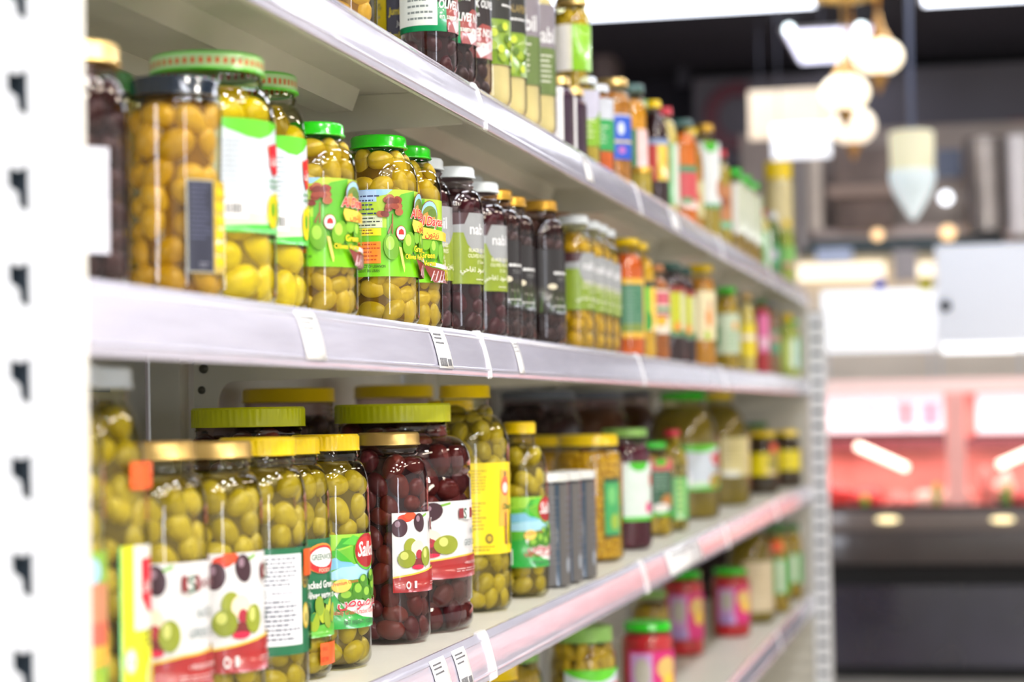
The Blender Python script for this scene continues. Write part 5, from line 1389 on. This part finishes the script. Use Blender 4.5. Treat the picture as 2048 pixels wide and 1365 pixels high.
# ---- shop sign on the dark wall: grey board with large dark red round letters
XS = 12.7
y0, y1, z0, z1 = px_rect(1386, 158, 2200, 278, XS)
t = thing('shop_sign', 'long grey fascia sign with big dark red letters on the dark wall', 'sign', (XS, (y0+y1)/2, z0))
solid('sign_board', (1386, 158, 2200, 300), XS, .06, mat('sign_grey', (98, 94, 100), rough=.6, noise=.05, nscale=3), t)
mr = mat('sign_red', (96, 26, 42), rough=.4, noise=.08)
def ring_letter(px, py, rpx, a0, a1, wpx):
    c = on_x(px, py, XS-.03); k = abs(on_x(px+100, py, XS).y-on_x(px, py, XS).y)/100
    R1, R0 = rpx*k, (rpx-wpx)*k
    bm = bmesh.new(); n = 28; rows = []
    for i in range(n+1):
        a = math.radians(a0+(a1-a0)*i/n)
        rows.append([bm.verts.new((x, c.y-r*math.cos(a), c.z+r*math.sin(a))) for (r, x) in ((R0, XS-.03), (R1, XS-.03), (R1, XS), (R0, XS))])
    for A, B in zip(rows, rows[1:]):
        for j in range(4): bm.faces.new((A[j], A[(j+1) % 4], B[(j+1) % 4], B[j]))
    bm.faces.new(rows[0]); bm.faces.new(list(reversed(rows[-1])))
    bmesh.ops.recalc_face_normals(bm, faces=bm.faces)
    o = link('letter', new_mesh('letter', bm, mr, smooth=False), t); o.matrix_parent_inverse = Matrix.Translation(t.location).inverted()
ring_letter(1476, 232, 70, 70, 290, 30)
ring_letter(1905, 290, 46, 100, 260, 22)
ring_letter(2040, 300, 66, 30, 230, 26)

# ---- hanging signs
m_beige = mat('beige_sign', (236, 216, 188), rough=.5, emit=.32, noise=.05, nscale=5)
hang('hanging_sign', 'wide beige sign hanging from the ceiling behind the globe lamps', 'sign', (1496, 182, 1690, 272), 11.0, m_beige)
hang('hanging_sign', 'small bright white sign hanging just below the beige one', 'sign', (1543, 250, 1662, 314), 10.6, m_board_glow)

# ---- mosaic globe lamps on brass chains
m_brass = mat('brass_old', (206, 160, 96), rough=.3, metal=.9, noise=.2)
m_glob = mat('globe_glow', (255, 238, 206), rough=.3, emit=1.5, noise=.06, nscale=60)
m_glob2 = mat('globe_glow_soft', (250, 234, 210), rough=.3, emit=.9, noise=.12, nscale=60)
def pendant(px, py, X, rpx, label, mg, squash=.76, top=None):
    c = on_x(px, py, X); k = abs(on_x(px+100, py, X).y-c.y)/100; r = rpx*k
    t = thing('globe_lamp', label, 'lamp', (c.x, c.y, c.z-r*squash))
    off = Vector((0, 0, r*squash))
    prof = [(r*math.sin(a), -r*squash*math.cos(a)) for a in [PI*i/16 for i in range(17)]]
    lathe_obj('globe', prof, mg, t, off, ribs=.015)
    lathe_obj('cap', [(0, r*.72), (r*.52, r*.70), (r*.46, r*.84), (r*.26, r*1.15), (r*.12, r*1.6), (r*.08, r*1.9), (0, r*1.92)], m_brass, t, off)
    lathe_obj('finial', [(0, -r*.74), (r*.44, -r*.70), (r*.36, -r*.90), (r*.16, -r*1.25), (r*.05, -r*1.5), (0, -r*1.55)], m_brass, t, off)
    zt = (CZ+2.02-c.z)
    bm = bmesh.new(); z = r*1.85; i = 0
    while z < zt:
        l = .035
        rr = bmesh.ops.create_cube(bm, size=1)
        for v in rr['verts']: v.co = Vector((v.co.x*(.012 if i % 2 else .02), v.co.y*(.02 if i % 2 else .012), v.co.z*l*1.05+z+l/2))
        z += l; i += 1
    o = link('chain', new_mesh('chain', bm, m_brass, smooth=False), t, loc=off)
    return t
pendant(1757, 114, 10.4, 49, 'glowing round globe lamp on a brass chain, highest of the three', m_glob)
pendant(1690, 186, 10.0, 49, 'glowing round globe lamp on a brass chain, middle of the three', m_glob)
pendant(1706, 252, 10.7, 46, 'dimmer mosaic globe lamp hanging lowest of the three', m_glob2, .86)
p = on_x(1700, 2, 10.3)
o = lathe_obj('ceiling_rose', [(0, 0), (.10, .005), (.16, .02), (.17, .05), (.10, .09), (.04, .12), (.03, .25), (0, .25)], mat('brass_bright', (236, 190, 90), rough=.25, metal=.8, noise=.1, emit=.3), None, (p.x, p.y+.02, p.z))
tag(o, 'brass ceiling mount above the globe lamps', 'lamp mount')
# lantern of pale glass hanging on a steel rod
c = on_x(1826, 400, 10.0); k = abs(on_x(1926, 400, 10.0).y-c.y)/100
t = thing('glass_lantern', 'pale glass lantern hanging from a thin blue-grey rod', 'lantern', (c.x, c.y, c.z))
lathe_obj('shade', [(0, 60*k), (44*k, 60*k), (45*k, 138*k), (40*k, 140*k), (0, 140*k)], mat('lantern_cream', (232, 226, 190), rough=.4, emit=.35, noise=.1, nscale=8), t)
lathe_obj('bowl', [(0, -44*k), (8*k, -36*k), (22*k, -14*k), (38*k, 14*k), (46*k, 40*k), (46*k, 60*k), (0, 60*k)], mat('lantern_white', (224, 236, 236), rough=.3, emit=.4, noise=.15, nscale=6), t)
lathe_obj('rod', [(5.5*k, 138*k), (5.5*k, CZ+2.02-c.z)], mat('rod_blue_grey', (84, 90, 112), rough=.4, noise=.05), t, seg=12)
# tall brown box glimpsed high behind the stacked jar
tag(solid('wall_box', (1186, 72, 1225, 236), 12.0, .3, mat('box_brown_grey', (116, 102, 98), rough=.6, noise=.08)), 'brown-grey box on the dark wall behind the stacked green-label jar', 'box')
tag(solid('wall_pipe', (1352, 0, 1376, 170), 12.6, .05, mat('pipe_dark', (52, 50, 60), rough=.6, noise=.08)), 'dark pipe running up the charcoal wall', 'pipe')

# ---- daylight behind the camera: two shop windows
def window(name, y0, y1, z0, z1, em, X=-3.0):
    bm = bmesh.new(); add_box(bm, X-.03, X-.02, y0, y1, z0, z1)
    o = link(name, new_mesh(name, bm, mat('daylight_pane', (236, 242, 255), emit=em, noise=.01), smooth=False), kind='structure')
    bm = bmesh.new()
    for (a, b, c, d_) in ((y0-.06, y0, z0-.06, z1+.06), (y1, y1+.06, z0-.06, z1+.06), (y0, y1, z0-.06, z0), (y0, y1, z1, z1+.06)): add_box(bm, X-.05, X+.02, a, b, c, d_)
    o2 = link('window_frame', new_mesh('window_frame', bm, mat('frame_grey', (90, 92, 96), rough=.4, noise=.05), smooth=False), o)
window('window_1', 2.35, 3.15, .5, 2.7, 14)
window('window_2', -4.6, -3.9, .5, 2.7, 14)
# ---- ceiling lights
def panel(label, x0, x1, y0, y1, em, z=CZ+2.0, c=(236, 242, 255), drop=.03):
    t = thing('ceiling_light', label, 'ceiling light', ((x0+x1)/2, (y0+y1)/2, z), 0, 'flat ceiling lights of the shop')
    bm = bmesh.new(); add_box(bm, x0-.02, x1+.02, y0-.02, y1+.02, z+.002, z+drop)
    o = link('housing', new_mesh('housing', bm, mat('housing_white', (210, 212, 216), rough=.5, noise=.03), smooth=False), t); o.matrix_parent_inverse = Matrix.Translation(t.location).inverted()
    bm = bmesh.new(); add_box(bm, x0, x1, y0, y1, z-.004, z+.0015)
    o = link('diffuser', new_mesh('diffuser', bm, mat('diffuser_%d_%d' % (int(em*10), c[2]), c, emit=em, noise=.01), smooth=False), t); o.matrix_parent_inverse = Matrix.Translation(t.location).inverted()
    return t
a = on_x(1180, 34, 10.7); b = on_x(1628, 18, 10.7)
panel('broad white ceiling light crossing the picture top behind the stacked jar', 9.0, 10.75, b.y, a.y+.1, 4)
b = on_x(1846, 2, 10.7)
panel('white ceiling light just grazing the picture top above the grey sign', 9.4, 10.9, b.y-1.2, b.y, 4)
a = on_x(1575, 100, 11.6); b = on_x(1752, 100, 11.6)
panel('trapezoid-looking ceiling light panel behind the globe lamps', 11.45, 12.5, b.y, a.y, 2.2, c=(232, 232, 255))
n = ['first', 'second', 'third', 'fourth', 'fifth', 'sixth']
for i in range(5):
    panel('long aisle ceiling light over the shelves, %s from the camera end' % n[i], -1.6+i*2.0, -.3+i*2.0, -.62, -.40, 24, c=(244, 246, 255))
for i in range(4):
    panel('long ceiling light over the next aisle, %s from the camera end' % n[i], -1.4+i*2.4, -.2+i*2.4, -2.7, -2.45, 26, c=(255, 240, 220))

def downlight(x, y, i):
    t = thing('downlight', 'round ceiling downlight, number %d of the row behind and above the camera' % i, 'ceiling light', (x, y, CZ+1.98), 0, 'round downlights')
    bm = bmesh.new(); lathe(bm, [(0, -.004), (.143, -.004), (.143, .0), (0, .0)], 20)
    link('glow', new_mesh('glow', bm, mat('downlight_glow', (255, 250, 238), emit=110), angle=40), t)
    bm = bmesh.new(); lathe(bm, [(.144, -.008), (.156, -.008), (.158, .04), (0, .04), (0, .001), (.144, .001)], 20)
    link('ring', new_mesh('ring', bm, mat('housing_white', (210, 212, 216)), angle=40), t)
i = 0
for x in (-1.7, -.5, .7, 1.9):
    for y in (-1.1, -1.9):
        i += 1; downlight(x, y, i)
